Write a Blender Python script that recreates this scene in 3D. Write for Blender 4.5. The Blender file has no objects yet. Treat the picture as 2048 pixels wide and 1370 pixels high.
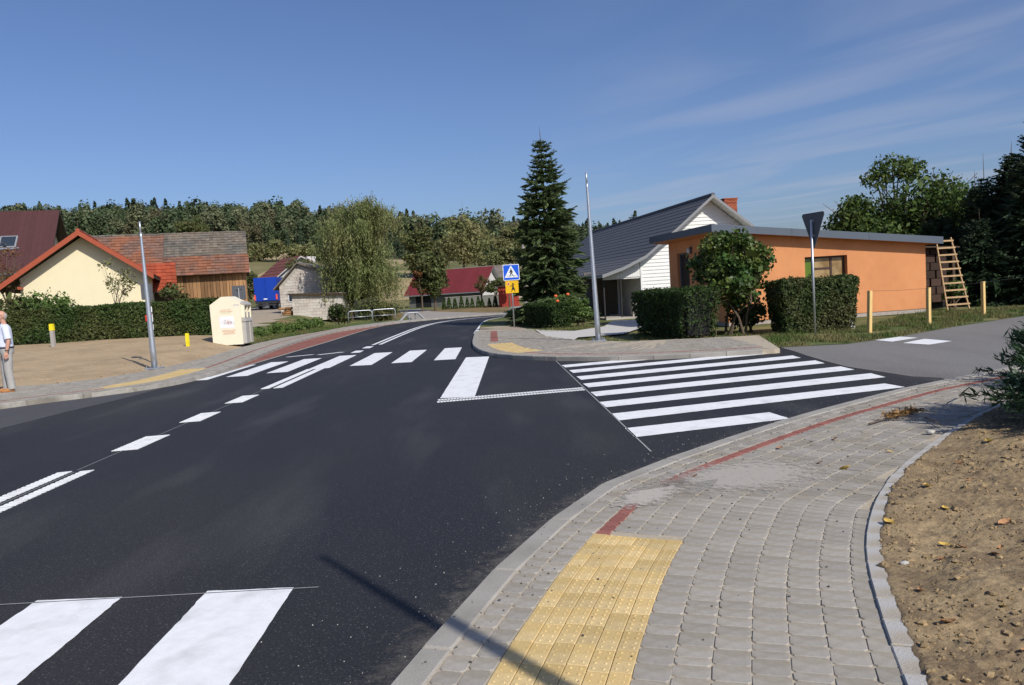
import bpy, bmesh, math, random
import numpy as np
from mathutils import Vector, Matrix, noise
from mathutils.geometry import tessellate_polygon

random.seed(7); RNG = np.random.default_rng(7)
SC = bpy.context.scene
COL = SC.collection
R = math.radians

# ---------------------------------------------------------------- camera, sky, sun, exposure
def make_camera():
    f, pitch, roll, yaw, h = 1540.0, R(3.90), R(-3.5), R(1.30), 1.67
    cp, sp, cy, sy = math.cos(pitch), math.sin(pitch), math.cos(yaw), math.sin(yaw)
    fwd = Vector((sy*cp, cy*cp, -sp)); right = Vector((cy, -sy, 0)); up = right.cross(fwd)
    c, s = math.cos(roll), math.sin(roll)
    r2 = c*right + s*up; u2 = -s*right + c*up
    cam = bpy.data.cameras.new('camera'); o = bpy.data.objects.new('camera', cam); COL.objects.link(o)
    m = Matrix((r2, u2, -fwd)).transposed().to_4x4(); m.translation = (0, 0, h)
    o.matrix_world = m
    cam.sensor_width = 36; cam.lens = f/2048*36; cam.clip_start = .05; cam.clip_end = 4000
    SC.camera = o
make_camera()

SUN_AZ, SUN_EL = R(145), R(40)          # clockwise from +Y (up the main road)
SUN = Vector((math.sin(SUN_AZ)*math.cos(SUN_EL), math.cos(SUN_AZ)*math.cos(SUN_EL), math.sin(SUN_EL)))

def make_world():
    w = bpy.data.worlds.new('World'); SC.world = w; w.use_nodes = True
    n = w.node_tree.nodes; l = w.node_tree.links; n.clear()
    out = n.new('ShaderNodeOutputWorld'); bg = n.new('ShaderNodeBackground')
    sky = n.new('ShaderNodeTexSky'); sky.sky_type = 'NISHITA'; sky.sun_disc = False
    sky.sun_elevation = SUN_EL; sky.sun_rotation = SUN_AZ
    sky.altitude = 300; sky.air_density = 1.0; sky.dust_density = 2.0; sky.ozone_density = 2.0
    # thin cirrus: streaks in world directions
    tc = n.new('ShaderNodeTexCoord')
    sep = n.new('ShaderNodeSeparateXYZ'); l.new(tc.outputs['Generated'], sep.inputs[0])
    zz = n.new('ShaderNodeMath'); zz.operation = 'MAXIMUM'; zz.inputs[1].default_value = .06; l.new(sep.outputs['Z'], zz.inputs[0])
    px = n.new('ShaderNodeMath'); px.operation = 'DIVIDE'; l.new(sep.outputs['X'], px.inputs[0]); l.new(zz.outputs[0], px.inputs[1])
    py = n.new('ShaderNodeMath'); py.operation = 'DIVIDE'; l.new(sep.outputs['Y'], py.inputs[0]); l.new(zz.outputs[0], py.inputs[1])
    cmb = n.new('ShaderNodeCombineXYZ'); l.new(px.outputs[0], cmb.inputs[0]); l.new(py.outputs[0], cmb.inputs[1])
    rot = n.new('ShaderNodeMapping'); rot.inputs['Rotation'].default_value = (0, 0, R(61)); l.new(cmb.outputs[0], rot.inputs[0])
    mp = n.new('ShaderNodeMapping'); l.new(rot.outputs[0], mp.inputs[0])
    mp.inputs['Scale'].default_value = (.42, 1.0, 1); mp.inputs['Location'].default_value = (.6, .35, 0)
    n1 = n.new('ShaderNodeTexNoise'); n1.inputs['Scale'].default_value = 1.0; n1.inputs['Detail'].default_value = 4; n1.inputs['Roughness'].default_value = .45
    n1.inputs['Distortion'].default_value = .5
    l.new(mp.outputs[0], n1.inputs['Vector'])
    r1 = n.new('ShaderNodeMapRange'); r1.interpolation_type = 'SMOOTHSTEP'; r1.inputs[1].default_value = .40; r1.inputs[2].default_value = .74; l.new(n1.outputs[0], r1.inputs[0])
    r2 = n.new('ShaderNodeMapRange'); r2.interpolation_type = 'SMOOTHSTEP'; r2.inputs[1].default_value = .0; r2.inputs[2].default_value = 1.7; l.new(px.outputs[0], r2.inputs[0])
    mu = n.new('ShaderNodeMath'); mu.operation = 'MULTIPLY'; l.new(r1.outputs[0], mu.inputs[0]); l.new(r2.outputs[0], mu.inputs[1])
    mu2 = n.new('ShaderNodeMath'); mu2.operation = 'MULTIPLY'; mu2.inputs[1].default_value = .36; l.new(mu.outputs[0], mu2.inputs[0])
    mix = n.new('ShaderNodeMixRGB'); l.new(mu2.outputs[0], mix.inputs[0])
    tint = n.new('ShaderNodeMixRGB'); tint.blend_type = 'MULTIPLY'; tint.inputs[0].default_value = 1; l.new(sky.outputs[0], tint.inputs[1]); tint.inputs[2].default_value = SKY_TINT
    l.new(tint.outputs[0], mix.inputs[1]); mix.inputs[2].default_value = (4.6, 4.9, 5.9, 1)
    l.new(mix.outputs[0], bg.inputs[0]); bg.inputs[1].default_value = 0.10
    l.new(bg.outputs[0], out.inputs[0])
SKY_TINT = (.765, .865, 1.12, 1)
make_world()

def make_sun():
    L = bpy.data.lights.new('sun', 'SUN'); L.energy = 4.4; L.angle = R(.53); L.color = (1, .95, .87)
    o = bpy.data.objects.new('sun', L); COL.objects.link(o)
    o.rotation_euler = SUN.to_track_quat('Z', 'Y').to_euler(); o.location = SUN*60
make_sun()
vs = SC.view_settings
vs.view_transform = 'Standard'; vs.look = 'None'; vs.gamma = 1; vs.exposure = 0.0; vs.use_curve_mapping = False

# ---------------------------------------------------------------- materials
def M(name, col, rough=.85, var=.12, scale=4.0, isl=0.0, col2=None, scale2=1.0, edge=(.4, .6), bump=0.0, bscale=60.0, metal=0.0, spec=.3, stretch=None, trans=0.0, detail=4, obj_rand=0.0):
    m = bpy.data.materials.new(name); m.use_nodes = True
    n = m.node_tree.nodes; l = m.node_tree.links
    b = n['Principled BSDF']; b.inputs['Roughness'].default_value = rough; b.inputs['Metallic'].default_value = metal
    b.inputs['Specular IOR Level'].default_value = spec
    tc = n.new('ShaderNodeTexCoord'); vec = tc.outputs['Object']
    if stretch:
        mp = n.new('ShaderNodeMapping'); mp.inputs['Scale'].default_value = stretch; l.new(vec, mp.inputs[0]); vec = mp.outputs[0]
    rgb = n.new('ShaderNodeRGB'); rgb.outputs[0].default_value = (*col, 1); cur = rgb.outputs[0]
    if col2:
        t = n.new('ShaderNodeTexNoise'); t.inputs['Scale'].default_value = scale2; t.inputs['Detail'].default_value = 5; l.new(vec, t.inputs['Vector'])
        mr = n.new('ShaderNodeMapRange'); mr.inputs[1].default_value, mr.inputs[2].default_value = edge; l.new(t.outputs[0], mr.inputs[0])
        mx = n.new('ShaderNodeMixRGB'); l.new(mr.outputs[0], mx.inputs[0]); l.new(cur, mx.inputs[1]); mx.inputs[2].default_value = (*col2, 1); cur = mx.outputs[0]
    def mul(sock, amt):
        nonlocal cur
        mr = n.new('ShaderNodeMapRange'); mr.inputs[3].default_value = 1-amt; mr.inputs[4].default_value = 1+amt; l.new(sock, mr.inputs[0])
        vm = n.new('ShaderNodeVectorMath'); vm.operation = 'SCALE'; l.new(cur, vm.inputs[0]); l.new(mr.outputs[0], vm.inputs['Scale']); cur = vm.outputs[0]
    if var:
        t = n.new('ShaderNodeTexNoise'); t.inputs['Scale'].default_value = scale; t.inputs['Detail'].default_value = detail; t.inputs['Roughness'].default_value = .65; l.new(vec, t.inputs['Vector']); mul(t.outputs[0], var*2)
    if isl:
        g = n.new('ShaderNodeNewGeometry'); mul(g.outputs['Random Per Island'], isl)
    if obj_rand:
        oi = n.new('ShaderNodeObjectInfo'); mul(oi.outputs['Random'], obj_rand)
    l.new(cur, b.inputs['Base Color'])
    if bump:
        t = n.new('ShaderNodeTexNoise'); t.inputs['Scale'].default_value = bscale; t.inputs['Detail'].default_value = 4; l.new(vec, t.inputs['Vector'])
        bp = n.new('ShaderNodeBump'); bp.inputs['Strength'].default_value = bump; bp.inputs['Distance'].default_value = .01; l.new(t.outputs[0], bp.inputs['Height']); l.new(bp.outputs[0], b.inputs['Normal'])
    if trans:
        tr = n.new('ShaderNodeBsdfTranslucent'); l.new(cur, tr.inputs[0]); ms = n.new('ShaderNodeMixShader'); ms.inputs[0].default_value = trans
        o = n['Material Output']; l.new(b.outputs[0], ms.inputs[1]); l.new(tr.outputs[0], ms.inputs[2]); l.new(ms.outputs[0], o.inputs[0])
    return m

def leafmat(name, col, isl=.35, col2=None, rough=.6, trans=.22, scale2=.6):
    return M(name, col, rough, .0, isl=isl, col2=col2, scale2=scale2, trans=trans, spec=.25)

def asphalt_mat(name, col, speck, brown, patch):
    m = bpy.data.materials.new(name); m.use_nodes = True
    n = m.node_tree.nodes; l = m.node_tree.links; b = n['Principled BSDF']
    tc = n.new('ShaderNodeTexCoord'); v = tc.outputs['Object']
    def noise_(s, d=4, stretch=None):
        t = n.new('ShaderNodeTexNoise'); t.inputs['Scale'].default_value = s; t.inputs['Detail'].default_value = d
        if stretch:
            mp = n.new('ShaderNodeMapping'); mp.inputs['Scale'].default_value = stretch; l.new(v, mp.inputs[0]); l.new(mp.outputs[0], t.inputs['Vector'])
        else: l.new(v, t.inputs['Vector'])
        return t.outputs[0]
    def rng(s, a, b_, c=0, d=1):
        r = n.new('ShaderNodeMapRange'); r.inputs[1].default_value, r.inputs[2].default_value, r.inputs[3].default_value, r.inputs[4].default_value = a, b_, c, d
        l.new(s, r.inputs[0]); return r.outputs[0]
    def mix(f, a, c2):
        x = n.new('ShaderNodeMixRGB'); l.new(f, x.inputs[0])
        if isinstance(a, tuple): x.inputs[1].default_value = (*a, 1)
        else: l.new(a, x.inputs[1])
        x.inputs[2].default_value = (*c2, 1); return x.outputs[0]
    def scl(c_, f):
        x = n.new('ShaderNodeVectorMath'); x.operation = 'SCALE'; l.new(c_, x.inputs[0]); l.new(f, x.inputs['Scale']); return x.outputs[0]
    c = mix(rng(noise_(.35, 5, (1, .35, 1)), .45, .75, 0, .55), col, brown)
    c = mix(rng(noise_(1.3, 6, (1, .22, 1)), .52, .8, 0, .5), c, patch)
    c = scl(c, rng(noise_(70, 3), .3, .7, .6, 1.4))
    vo = n.new('ShaderNodeTexVoronoi'); vo.inputs['Scale'].default_value = 95; l.new(v, vo.inputs['Vector'])
    hs = n.new('ShaderNodeSeparateColor'); l.new(vo.outputs['Color'], hs.inputs[0])
    dist = rng(vo.outputs['Distance'], .28, .42, 1, 0)
    pick = rng(hs.outputs[0], .80, .97)
    mm = n.new('ShaderNodeMath'); mm.operation = 'MULTIPLY'; l.new(dist, mm.inputs[0]); l.new(pick, mm.inputs[1])
    c = mix(mm.outputs[0], c, speck)
    l.new(c, b.inputs['Base Color']); b.inputs['Roughness'].default_value = .72; b.inputs['Specular IOR Level'].default_value = .35
    bp = n.new('ShaderNodeBump'); bp.inputs['Strength'].default_value = .5; bp.inputs['Distance'].default_value = .004
    l.new(noise_(110, 4), bp.inputs['Height']); l.new(bp.outputs[0], b.inputs['Normal'])
    return m

MT = dict(
    asphalt=asphalt_mat('fresh asphalt', (.0205, .021, .0235), (.115, .115, .11), (.046, .040, .035), (.088, .085, .080)),
    asphalt_old=asphalt_mat('weathered asphalt', (.195, .184, .170), (.29, .28, .25), (.155, .143, .13), (.11, .104, .098)),
    asphalt_mid=asphalt_mat('older dark asphalt', (.068, .067, .068), (.2, .19, .18), (.08, .073, .068), (.09, .088, .084)),
    paint=M('white road paint', (.80, .805, .80), .6, .09, 9, bump=.25, bscale=120, col2=(.60, .60, .59), scale2=3.5, edge=(.52, .78), detail=8),
    chalk=M('thin premarking paint', (.30, .30, .30), .8, .2, 20),
    paver=M('grey concrete paver', (.305, .270, .215), .9, .14, 22, isl=.13, col2=(.335, .31, .27), scale2=5, bump=.2, bscale=160, obj_rand=.10),
    paver_red=M('red concrete paver', (.27, .105, .085), .9, .13, 25, isl=.14, bump=.35, bscale=160, obj_rand=.12),
    tactile=M('yellow tactile paver', (.56, .40, .165), .88, .10, 20, isl=.0, col2=(.60, .45, .22), scale2=4, bump=.3, bscale=140, obj_rand=.13),
    kerb=M('concrete kerb', (.34, .32, .285), .9, .13, 9, isl=.07, col2=(.28, .26, .23), scale2=2.2, bump=.3, bscale=90),
    kerb_dirty=M('dirty concrete kerb', (.33, .31, .27), .9, .2, 7, isl=.1, col2=(.20, .18, .15), scale2=2.0, bump=.3, bscale=90),
    sand=M('jointing sand', (.42, .36, .27), .95, .18, 30, bump=.4, bscale=120),
    edging=M('pale concrete edging', (.43, .42, .40), .9, .12, 12, isl=.06, col2=(.36, .32, .26), scale2=5, bump=.3, bscale=90),
    concrete=M('concrete path', (.52, .50, .46), .9, .08, 6, bump=.2),
    drive=M('grey gravel driveway', (.30, .275, .245), .95, .16, 5, bump=.3),
    dirt=M('bare tan soil', (.41, .305, .185), .97, .16, 3.5, col2=(.34, .25, .15), scale2=.7, edge=(.42, .66), bump=.25, bscale=9),
    dirt2=M('brown garden soil', (.300, .220, .122), .97, .36, 22, col2=(.195, .138, .078), scale2=4.5, edge=(.4, .62), bump=.9, bscale=40),
    clod=M('soil clod', (.285, .205, .11), .97, .3, 25, isl=.22, bump=.5, bscale=60),
    grass=M('mown grass', (.075, .105, .025), .95, .3, 9, col2=(.20, .165, .07), scale2=.9, edge=(.42, .66), bump=.7, bscale=30),
    lawn=M('green lawn', (.065, .115, .022), .95, .3, 8, col2=(.10, .125, .035), scale2=1.1, bump=.7, bscale=30),
    meadow=M('dry meadow', (.115, .115, .04), .97, .25, .35, col2=(.20, .165, .075), scale2=.05, edge=(.42, .6)),
    stubble=M('tan stubble field', (.36, .275, .15), .97, .14, .6, col2=(.30, .235, .12), scale2=.07),
    forestfloor=M('forest floor', (.05, .055, .022), .97, .2, .3),
    bank=M('brown dry bank', (.21, .145, .065), .97, .3, 2.5, col2=(.10, .10, .035), scale2=.8, edge=(.5, .7), bump=.5, bscale=20),
    track=M('pale gravel track', (.36, .30, .225), .97, .18, 1.2, bump=.4, bscale=20),
    baypaver=M('red paving of bus bay', (.27, .105, .078), .92, .13, 4, col2=(.225, .09, .07), scale2=.7, bump=.25, bscale=60),
    galv=M('galvanized steel', (.50, .53, .57), .42, .14, 9, metal=.75, spec=.5, stretch=(3, 3, .7)),
    galv_dull=M('dull grey steel', (.36, .37, .38), .55, .12, 8, metal=.45),
    signgrey=M('grey sign back', (.11, .115, .125), .6, .06, 5, metal=.2),
    blue=M('sign blue', (.012, .10, .62), .4, .03, 5), white=M('white enamel', (.78, .79, .80), .45, .03, 6), black=M('black', (.012, .012, .014), .6, .0),
    yellow=M('sign yellow', (.75, .44, .012), .45, .03, 5), red=M('sign red', (.55, .03, .03), .45, .03, 5),
    markyel=M('marker yellow', (.80, .66, .02), .5, .05, 8), markgrey=M('weathered grey post', (.36, .34, .31), .85, .15, 8),
    orange=M('orange render', (.63, .268, .112), .92, .06, 3, col2=(.545, .225, .095), scale2=.8, edge=(.4, .7), bump=.18, bscale=120),
    plinth=M('rough plinth', (.36, .31, .27), .92, .15, 8, bump=.3),
    fascia=M('blue grey sheet fascia', (.105, .125, .155), .5, .05, 3, metal=.3),
    darkdoor=M('dark brown door', (.035, .024, .018), .55, .1, 12, stretch=(6, 6, .6)),
    brownframe=M('brown window frame', (.07, .038, .03), .5, .06, 8), darkframe=M('dark grey frame', (.10, .11, .12), .5, .05, 8),
    trimgrey=M('grey edge trim', (.24, .245, .25), .6, .05, 5), porchshade=M('porch boards with painted shade', (.16, .14, .12), .9, .12, 4),
    curtain=M('ochre window pane with curtain', (.21, .12, .045), .12, .25, 4, col2=(.33, .23, .11), scale2=2, spec=.5),
    greenpane=M('green window pane', (.09, .16, .012), .25, .1, 6, spec=.5),
    glass=M('dark window glass', (.03, .04, .055), .08, .0, spec=.6),
    lampglass=M('white lamp globe', (.6, .6, .58), .3, .0),
    siding=M('white siding', (.74, .74, .71), .6, .04, 3), soffit=M('white soffit', (.66, .66, .63), .7, .04, 3),
    roofgrey=M('dark grey steel roof', (.105, .105, .110), .62, .06, 5, isl=.05),
    roofred=M('red brown tile roof', (.33, .070, .032), .6, .10, 4, isl=.16), roofmaroon=M('maroon sheet roof', (.078, .033, .031), .45, .08, 2, isl=.06),
    roofcrimson=M('crimson sheet roof', (.165, .028, .030), .5, .08, 2, isl=.06), roofoldred=M('old clay tile', (.235, .098, .055), .9, .2, 5, isl=.20, col2=(.17, .10, .075), scale2=.9),
    roofoldgrey=M('old grey brown tile', (.165, .135, .105), .9, .2, 5, isl=.22, col2=(.12, .11, .095), scale2=.9),
    roofrust=M('rust sheet roof', (.17, .06, .045), .7, .12, 2, isl=.1),
    roofasb=M('grey fibre sheet roof', (.19, .165, .14), .9, .15, 2, isl=.12),
    wood=M('weathered planks', (.30, .165, .075), .85, .28, 3, obj_rand=.45, stretch=(5, 5, .5)), woodnew=M('new pale timber', (.68, .47, .19), .75, .12, 6, stretch=(4, 4, .6)),
    woodold=M('old ladder timber', (.47, .31, .165), .8, .2, 8), darkwood=M('dark timber', (.07, .045, .03), .8, .2, 6),
    cream=M('cream render', (.74, .66, .44), .9, .03, 2, bump=.1), brickwhite=M('grey whitewashed blocks', (.57, .53, .47), .92, .12, 5, isl=.09, col2=(.49, .43, .37), scale2=1.0),
    renderwhite=M('pale grey render', (.52, .51, .49), .9, .07, 2), mortar=M('mortar', (.42, .39, .34), .95, .1, 6),
    brick=M('red chimney brick', (.31, .085, .042), .9, .15, 12, isl=.25), shadeblock=M('clay blocks with painted shade', (.05, .03, .022), .9, .2, 6, isl=.35, obj_rand=.3),
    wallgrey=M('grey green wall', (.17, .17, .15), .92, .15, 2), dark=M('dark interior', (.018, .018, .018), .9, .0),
    creambin=M('cream painted steel', (.80, .735, .56), .5, .04, 3), greybin=M('bare metal chute', (.46, .44, .40), .5, .08, 6, metal=.2), poster=M('white paper', (.78, .78, .79), .8, .02, 5),
    inkred=M('red brown ink', (.55, .22, .12), .8, .0), inkgreen=M('olive ink', (.42, .42, .16), .8, .0), inkgrey=M('grey ink', (.48, .46, .50), .8, .15, 30),
    truckblue=M('blue truck body', (.010, .050, .36), .4, .05, 2), tail=M('tail light', (.75, .10, .06), .35, .0), tyre=M('tyre rubber', (.02, .02, .02), .9, .0), chassis=M('dark chassis', (.03, .03, .032), .7, .1),
    bark=M('grey brown bark', (.115, .085, .06), .95, .25, 9, stretch=(3, 3, .6)), twig=M('bare twigs', (.21, .135, .085), .95, .2, 8), birch=M('pale bark', (.36, .34, .30), .9, .3, 5, stretch=(1, 1, 3)),
    skin=M('skin', (.50, .27, .19), .55, .08, 12), shirt=M('pale blue shirt', (.62, .66, .76), .8, .05, 9, bump=.3, bscale=18), trousers=M('light grey trousers', (.36, .35, .33), .85, .06, 9, bump=.4, bscale=14), shoe=M('tan leather', (.36, .155, .05), .5, .1, 15), hair=M('grey hair', (.40, .38, .36), .8, .15, 40),
    leafyel=M('dry yellow leaf', (.50, .34, .08), .8, .2, 20, obj_rand=.35), leafbrown=M('dry brown leaf', (.36, .19, .09), .85, .2, 20, obj_rand=.35),
    drysprig=M('dead brown needles', (.27, .155, .06), .85, .0, isl=.3), pebble=M('dark grit', (.09, .085, .08), .9, .1, 20, isl=.5), stone=M('pale stone', (.45, .43, .39), .9, .1, 12),
    flower=M('orange petals', (.75, .16, .05), .6, .1, 12), redwall=M('red painted boards', (.33, .045, .03), .8, .1, 4),
)
LF = dict(
    hedge=leafmat('clipped privet leaves', (.050, .078, .020), .45, (.085, .085, .03), scale2=1.2), hedge_left=leafmat('thorn hedge leaves', (.045, .082, .018), .45, (.085, .10, .03), scale2=.8),
    yew=leafmat('dark hedge needles', (.034, .062, .014), .4), lilac=leafmat('glossy shrub leaves', (.045, .095, .022), .45, (.10, .13, .03), rough=.42, scale2=1.5),
    spruce=leafmat('spruce needles', (.075, .115, .042), .4, (.10, .135, .05), rough=.65, trans=.28), darkcon=leafmat('dark conifer needles', (.036, .062, .028), .4, rough=.65, trans=.08),
    juniper=leafmat('juniper needles', (.052, .105, .045), .45, (.075, .125, .05), trans=.15), willow=leafmat('willow leaves', (.225, .27, .10), .35, (.265, .265, .11), trans=.45, scale2=.35),
    walnut=leafmat('walnut leaves', (.06, .105, .020), .45, (.09, .13, .03), trans=.25), olive=leafmat('olive tree leaves', (.17, .185, .07), .35, (.20, .185, .08), scale2=.3), mid=leafmat('mid green leaves', (.085, .11, .033), .4, (.125, .12, .045), scale2=.5),
    thuja=leafmat('thuja foliage', (.055, .095, .022), .35), bush=leafmat('light bush leaves', (.09, .145, .035), .4), autumn=leafmat('turning leaves', (.10, .085, .03), .5, (.18, .075, .03)),
    forestA=leafmat('forest broadleaf', (.085, .115, .052), .3, trans=.2), forestB=leafmat('forest olive', (.14, .155, .078), .3, trans=.2), forestC=leafmat('forest conifer', (.044, .066, .033), .3, trans=.15), forestD=leafmat('forest brownish', (.14, .128, .066), .35, trans=.2),
    grassblade=leafmat('grass blades', (.085, .13, .03), .5, (.19, .165, .07), scale2=.9), seedling=leafmat('young hedge plants', (.11, .17, .04), .4),
)

# ---------------------------------------------------------------- object helpers
def link(o, parent=None):
    COL.objects.link(o)
    if parent is not None: o.parent = parent
    return o
def tag(o, label=None, cat=None, group=None, kind=None):
    if label: o['label'] = label
    if cat: o['category'] = cat
    if group: o['group'] = group
    if kind: o['kind'] = kind
    return o
def thing(name, label, cat, loc=(0, 0, 0), rz=0.0, group=None):
    o = bpy.data.objects.new(name, None); o.empty_display_size = .2; link(o)
    o.location = loc; o.rotation_euler = (0, 0, rz)
    return tag(o, label, cat, group)
def copy_tree(o, parent=None):
    c = o.copy(); COL.objects.link(c); c.parent = parent
    for ch in list(o.children): copy_tree(ch, c)
    return c

class MB:
    def __init__(s): s.v = []; s.f = []
    def add(s, v, f):
        k = len(s.v); s.v += [tuple(p) for p in v]; s.f += [tuple(k+i for i in q) for q in f]
    def box(s, a, b, rz=0, about=None, jit=0):
        x0, y0, z0 = a; x1, y1, z1 = b
        v = [Vector(p) for p in ((x0, y0, z0), (x1, y0, z0), (x1, y1, z0), (x0, y1, z0), (x0, y0, z1), (x1, y0, z1), (x1, y1, z1), (x0, y1, z1))]
        if rz:
            c = Vector(about) if about else Vector(((x0+x1)/2, (y0+y1)/2, 0)); m = Matrix.Rotation(rz, 3, 'Z')
            v = [m @ (p-c)+c for p in v]
        s.add(v, [(0, 3, 2, 1), (4, 5, 6, 7), (0, 1, 5, 4), (1, 2, 6, 5), (2, 3, 7, 6), (3, 0, 4, 7)])
        return s
    def hexa(s, v): # 4 bottom + 4 top
        s.add(v, [(0, 3, 2, 1), (4, 5, 6, 7), (0, 1, 5, 4), (1, 2, 6, 5), (2, 3, 7, 6), (3, 0, 4, 7)]); return s
    def slab(s, p, n):  # quad p thickened by vector n
        p = [Vector(q) for q in p]; n = Vector(n); return s.hexa(p+[q+n for q in p])
    def prism(s, poly, z0, z1):
        n = len(poly); s.add([(x, y, z0) for x, y in poly]+[(x, y, z1) for x, y in poly], [tuple(range(n))[::-1], tuple(range(n, 2*n))]+[(i, (i+1) % n, n+(i+1) % n, n+i) for i in range(n)]); return s
    def extrude(s, poly3, d):  # planar polygon in 3D
        n = len(poly3); d = Vector(d); P = [Vector(p) for p in poly3]
        s.add(P+[p+d for p in P], [tuple(range(n)), tuple(range(n, 2*n))[::-1]]+[((i+1) % n, i, n+i, n+(i+1) % n) for i in range(n)]); return s
    def tube(s, pts, rad, n=8, cap=True):
        pts = [Vector(p) for p in pts]; k0 = len(s.v); m = len(pts)
        if not hasattr(rad, '__len__'): rad = [rad]*m
        prev = None
        for i, p in enumerate(pts):
            t = (pts[min(i+1, m-1)]-pts[max(i-1, 0)]).normalized()
            if prev is None: a = t.orthogonal().normalized()
            else: a = (prev-t*prev.dot(t)).normalized()
            prev = a; b = t.cross(a)
            for j in range(n):
                th = 2*math.pi*j/n; s.v.append(tuple(p+(a*math.cos(th)+b*math.sin(th))*rad[i]))
        for i in range(m-1):
            for j in range(n):
                s.f.append((k0+i*n+j, k0+i*n+(j+1) % n, k0+(i+1)*n+(j+1) % n, k0+(i+1)*n+j))
        if cap:
            s.f.append(tuple(k0+j for j in range(n))[::-1]); s.f.append(tuple(k0+(m-1)*n+j for j in range(n)))
        return s
    def lathe(s, prof, c=(0, 0, 0), n=16):
        return s.tube([(c[0], c[1], c[2]+z) for r, z in prof], [r for r, z in prof], n)
    def ball(s, c, r, n=10, m=6, sc=(1, 1, 1)):
        k = len(s.v); c = Vector(c)
        for i in range(m+1):
            ph = math.pi*i/m-math.pi/2
            for j in range(n):
                th = 2*math.pi*j/n; s.v.append((c.x+r*sc[0]*math.cos(ph)*math.cos(th), c.y+r*sc[1]*math.cos(ph)*math.sin(th), c.z+r*sc[2]*math.sin(ph)))
        for i in range(m):
            for j in range(n): s.f.append((k+i*n+j, k+i*n+(j+1) % n, k+(i+1)*n+(j+1) % n, k+(i+1)*n+j))
        return s
    def mesh(s, name, mat, smooth=False):
        me = bpy.data.meshes.new(name); me.from_pydata(s.v, [], s.f); me.materials.append(mat)
        if smooth: me.polygons.foreach_set('use_smooth', [True]*len(me.polygons))
        me.update(); return me
    def build(s, name, mat, parent=None, smooth=False, loc=None, **tg):
        o = bpy.data.objects.new(name, s.mesh(name, mat, smooth)); link(o, parent)
        if loc is not None: o.location = loc
        return tag(o, **tg)

def npmesh(name, V, F, mat, parent=None, smooth=False, **tg):  # V (n,3), F (m,k)
    me = bpy.data.meshes.new(name); V = np.asarray(V, np.float32); F = np.asarray(F, np.int32); m, k = F.shape
    me.vertices.add(len(V)); me.vertices.foreach_set('co', V.ravel()); me.loops.add(m*k); me.loops.foreach_set('vertex_index', F.ravel())
    me.polygons.add(m); me.polygons.foreach_set('loop_start', np.arange(0, m*k, k, dtype=np.int32)); me.polygons.foreach_set('loop_total', np.full(m, k, np.int32))
    if smooth: me.polygons.foreach_set('use_smooth', np.ones(m, bool))
    me.materials.append(mat); me.update(calc_edges=True); me.validate()
    o = bpy.data.objects.new(name, me); link(o, parent); return tag(o, **tg)

def unit(a): return a/np.maximum(np.linalg.norm(a, axis=1, keepdims=True), 1e-9)
def leafquads(P, size, normal=None, nj=1.0, tangent=None, tj=.5, aspect=.55, sj=.35, rng=RNG):
    n = len(P); Nn = rng.normal(size=(n, 3))*nj
    if normal is not None: Nn = Nn+normal
    Nn = unit(Nn)
    T = rng.normal(size=(n, 3)) if tangent is None else tangent+rng.normal(size=(n, 3))*tj
    T = unit(T-Nn*(T*Nn).sum(1, keepdims=True)); B = np.cross(Nn, T)
    s = np.asarray(size)*np.exp(rng.normal(size=n)*sj); s = s[:, None]
    V = np.stack([P-T*s*.5, P+B*s*aspect*.5-T*s*.06, P+T*s*.5, P-B*s*aspect*.5-T*s*.06], 1).reshape(-1, 3)
    return V, np.arange(4*n).reshape(n, 4)
def joinvf(L):
    V = []; F = []; k = 0
    for v, f in L: V.append(v); F.append(f+k); k += len(v)
    return np.concatenate(V), np.concatenate(F)

# ---------------------------------------------------------------- terrain
def sstep(a, b, x):
    t = min(1, max(0, (x-a)/(b-a))); return t*t*(3-2*t)
def interp(x, xs, ys): return float(np.interp(x, xs, ys))
def x0(y):      # the line along the left pavement where the land to the left begins to rise
    return interp(y, [-20, 8, 12, 18.5, 19.3, 21.3, 25, 31.8, 40, 58, 66, 90, 140], [-40, -24, -19, -11.2, -9.9, -9.2, -9.14, -9.8, -11, -12.6, -14.2, -19, -30])
def hill(x, y):
    b = math.degrees(math.atan2(x, max(y, 1)))
    k = interp(b, [-60, -33, -20, -10, 0, 8, 20, 45], [1.1, 1.10, .98, .80, .60, .47, .40, .35])
    return k*interp(y, [95, 120, 150, 220, 300, 390, 450, 560, 700], [0, 3.2, 8.5, 17, 28, 41, 44, 38, 30])
def wood_edge(x, y):
    b = math.degrees(math.atan2(x, max(y, 1))); return interp(b, [-34, -20, -12, -6, 0, 8], [268, 256, 238, 218, 204, 200])+14*noise.noise((x*.022, 2, 0))
def gz(x, y):
    d = x0(y)-x; z = -.05
    if y > 55: z += .012*(min(y, 95)-55)
    if d > 0:
        ramp = .52*min(1, max(0, (y-19)/15)) if y < 34 else .52+.008*(min(y, 95)-34)
        if y > 12: z += (.11+ramp*(1-math.exp(-d/1.2)))*sstep(0, .5, d)
        else: z += .11*sstep(0, .5, d)
    if y > 95: z += hill(x, y)+(2.6*noise.noise((x*.017, y*.015, 3))*min(1, (y-95)/160))
    return z
def gz2(x, y): return gz(x, y)+(.04*noise.noise((x*.5, y*.5, 0))+.018*noise.noise((x*2, y*2, 3)) if x < x0(y)-.3 else 0)

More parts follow.
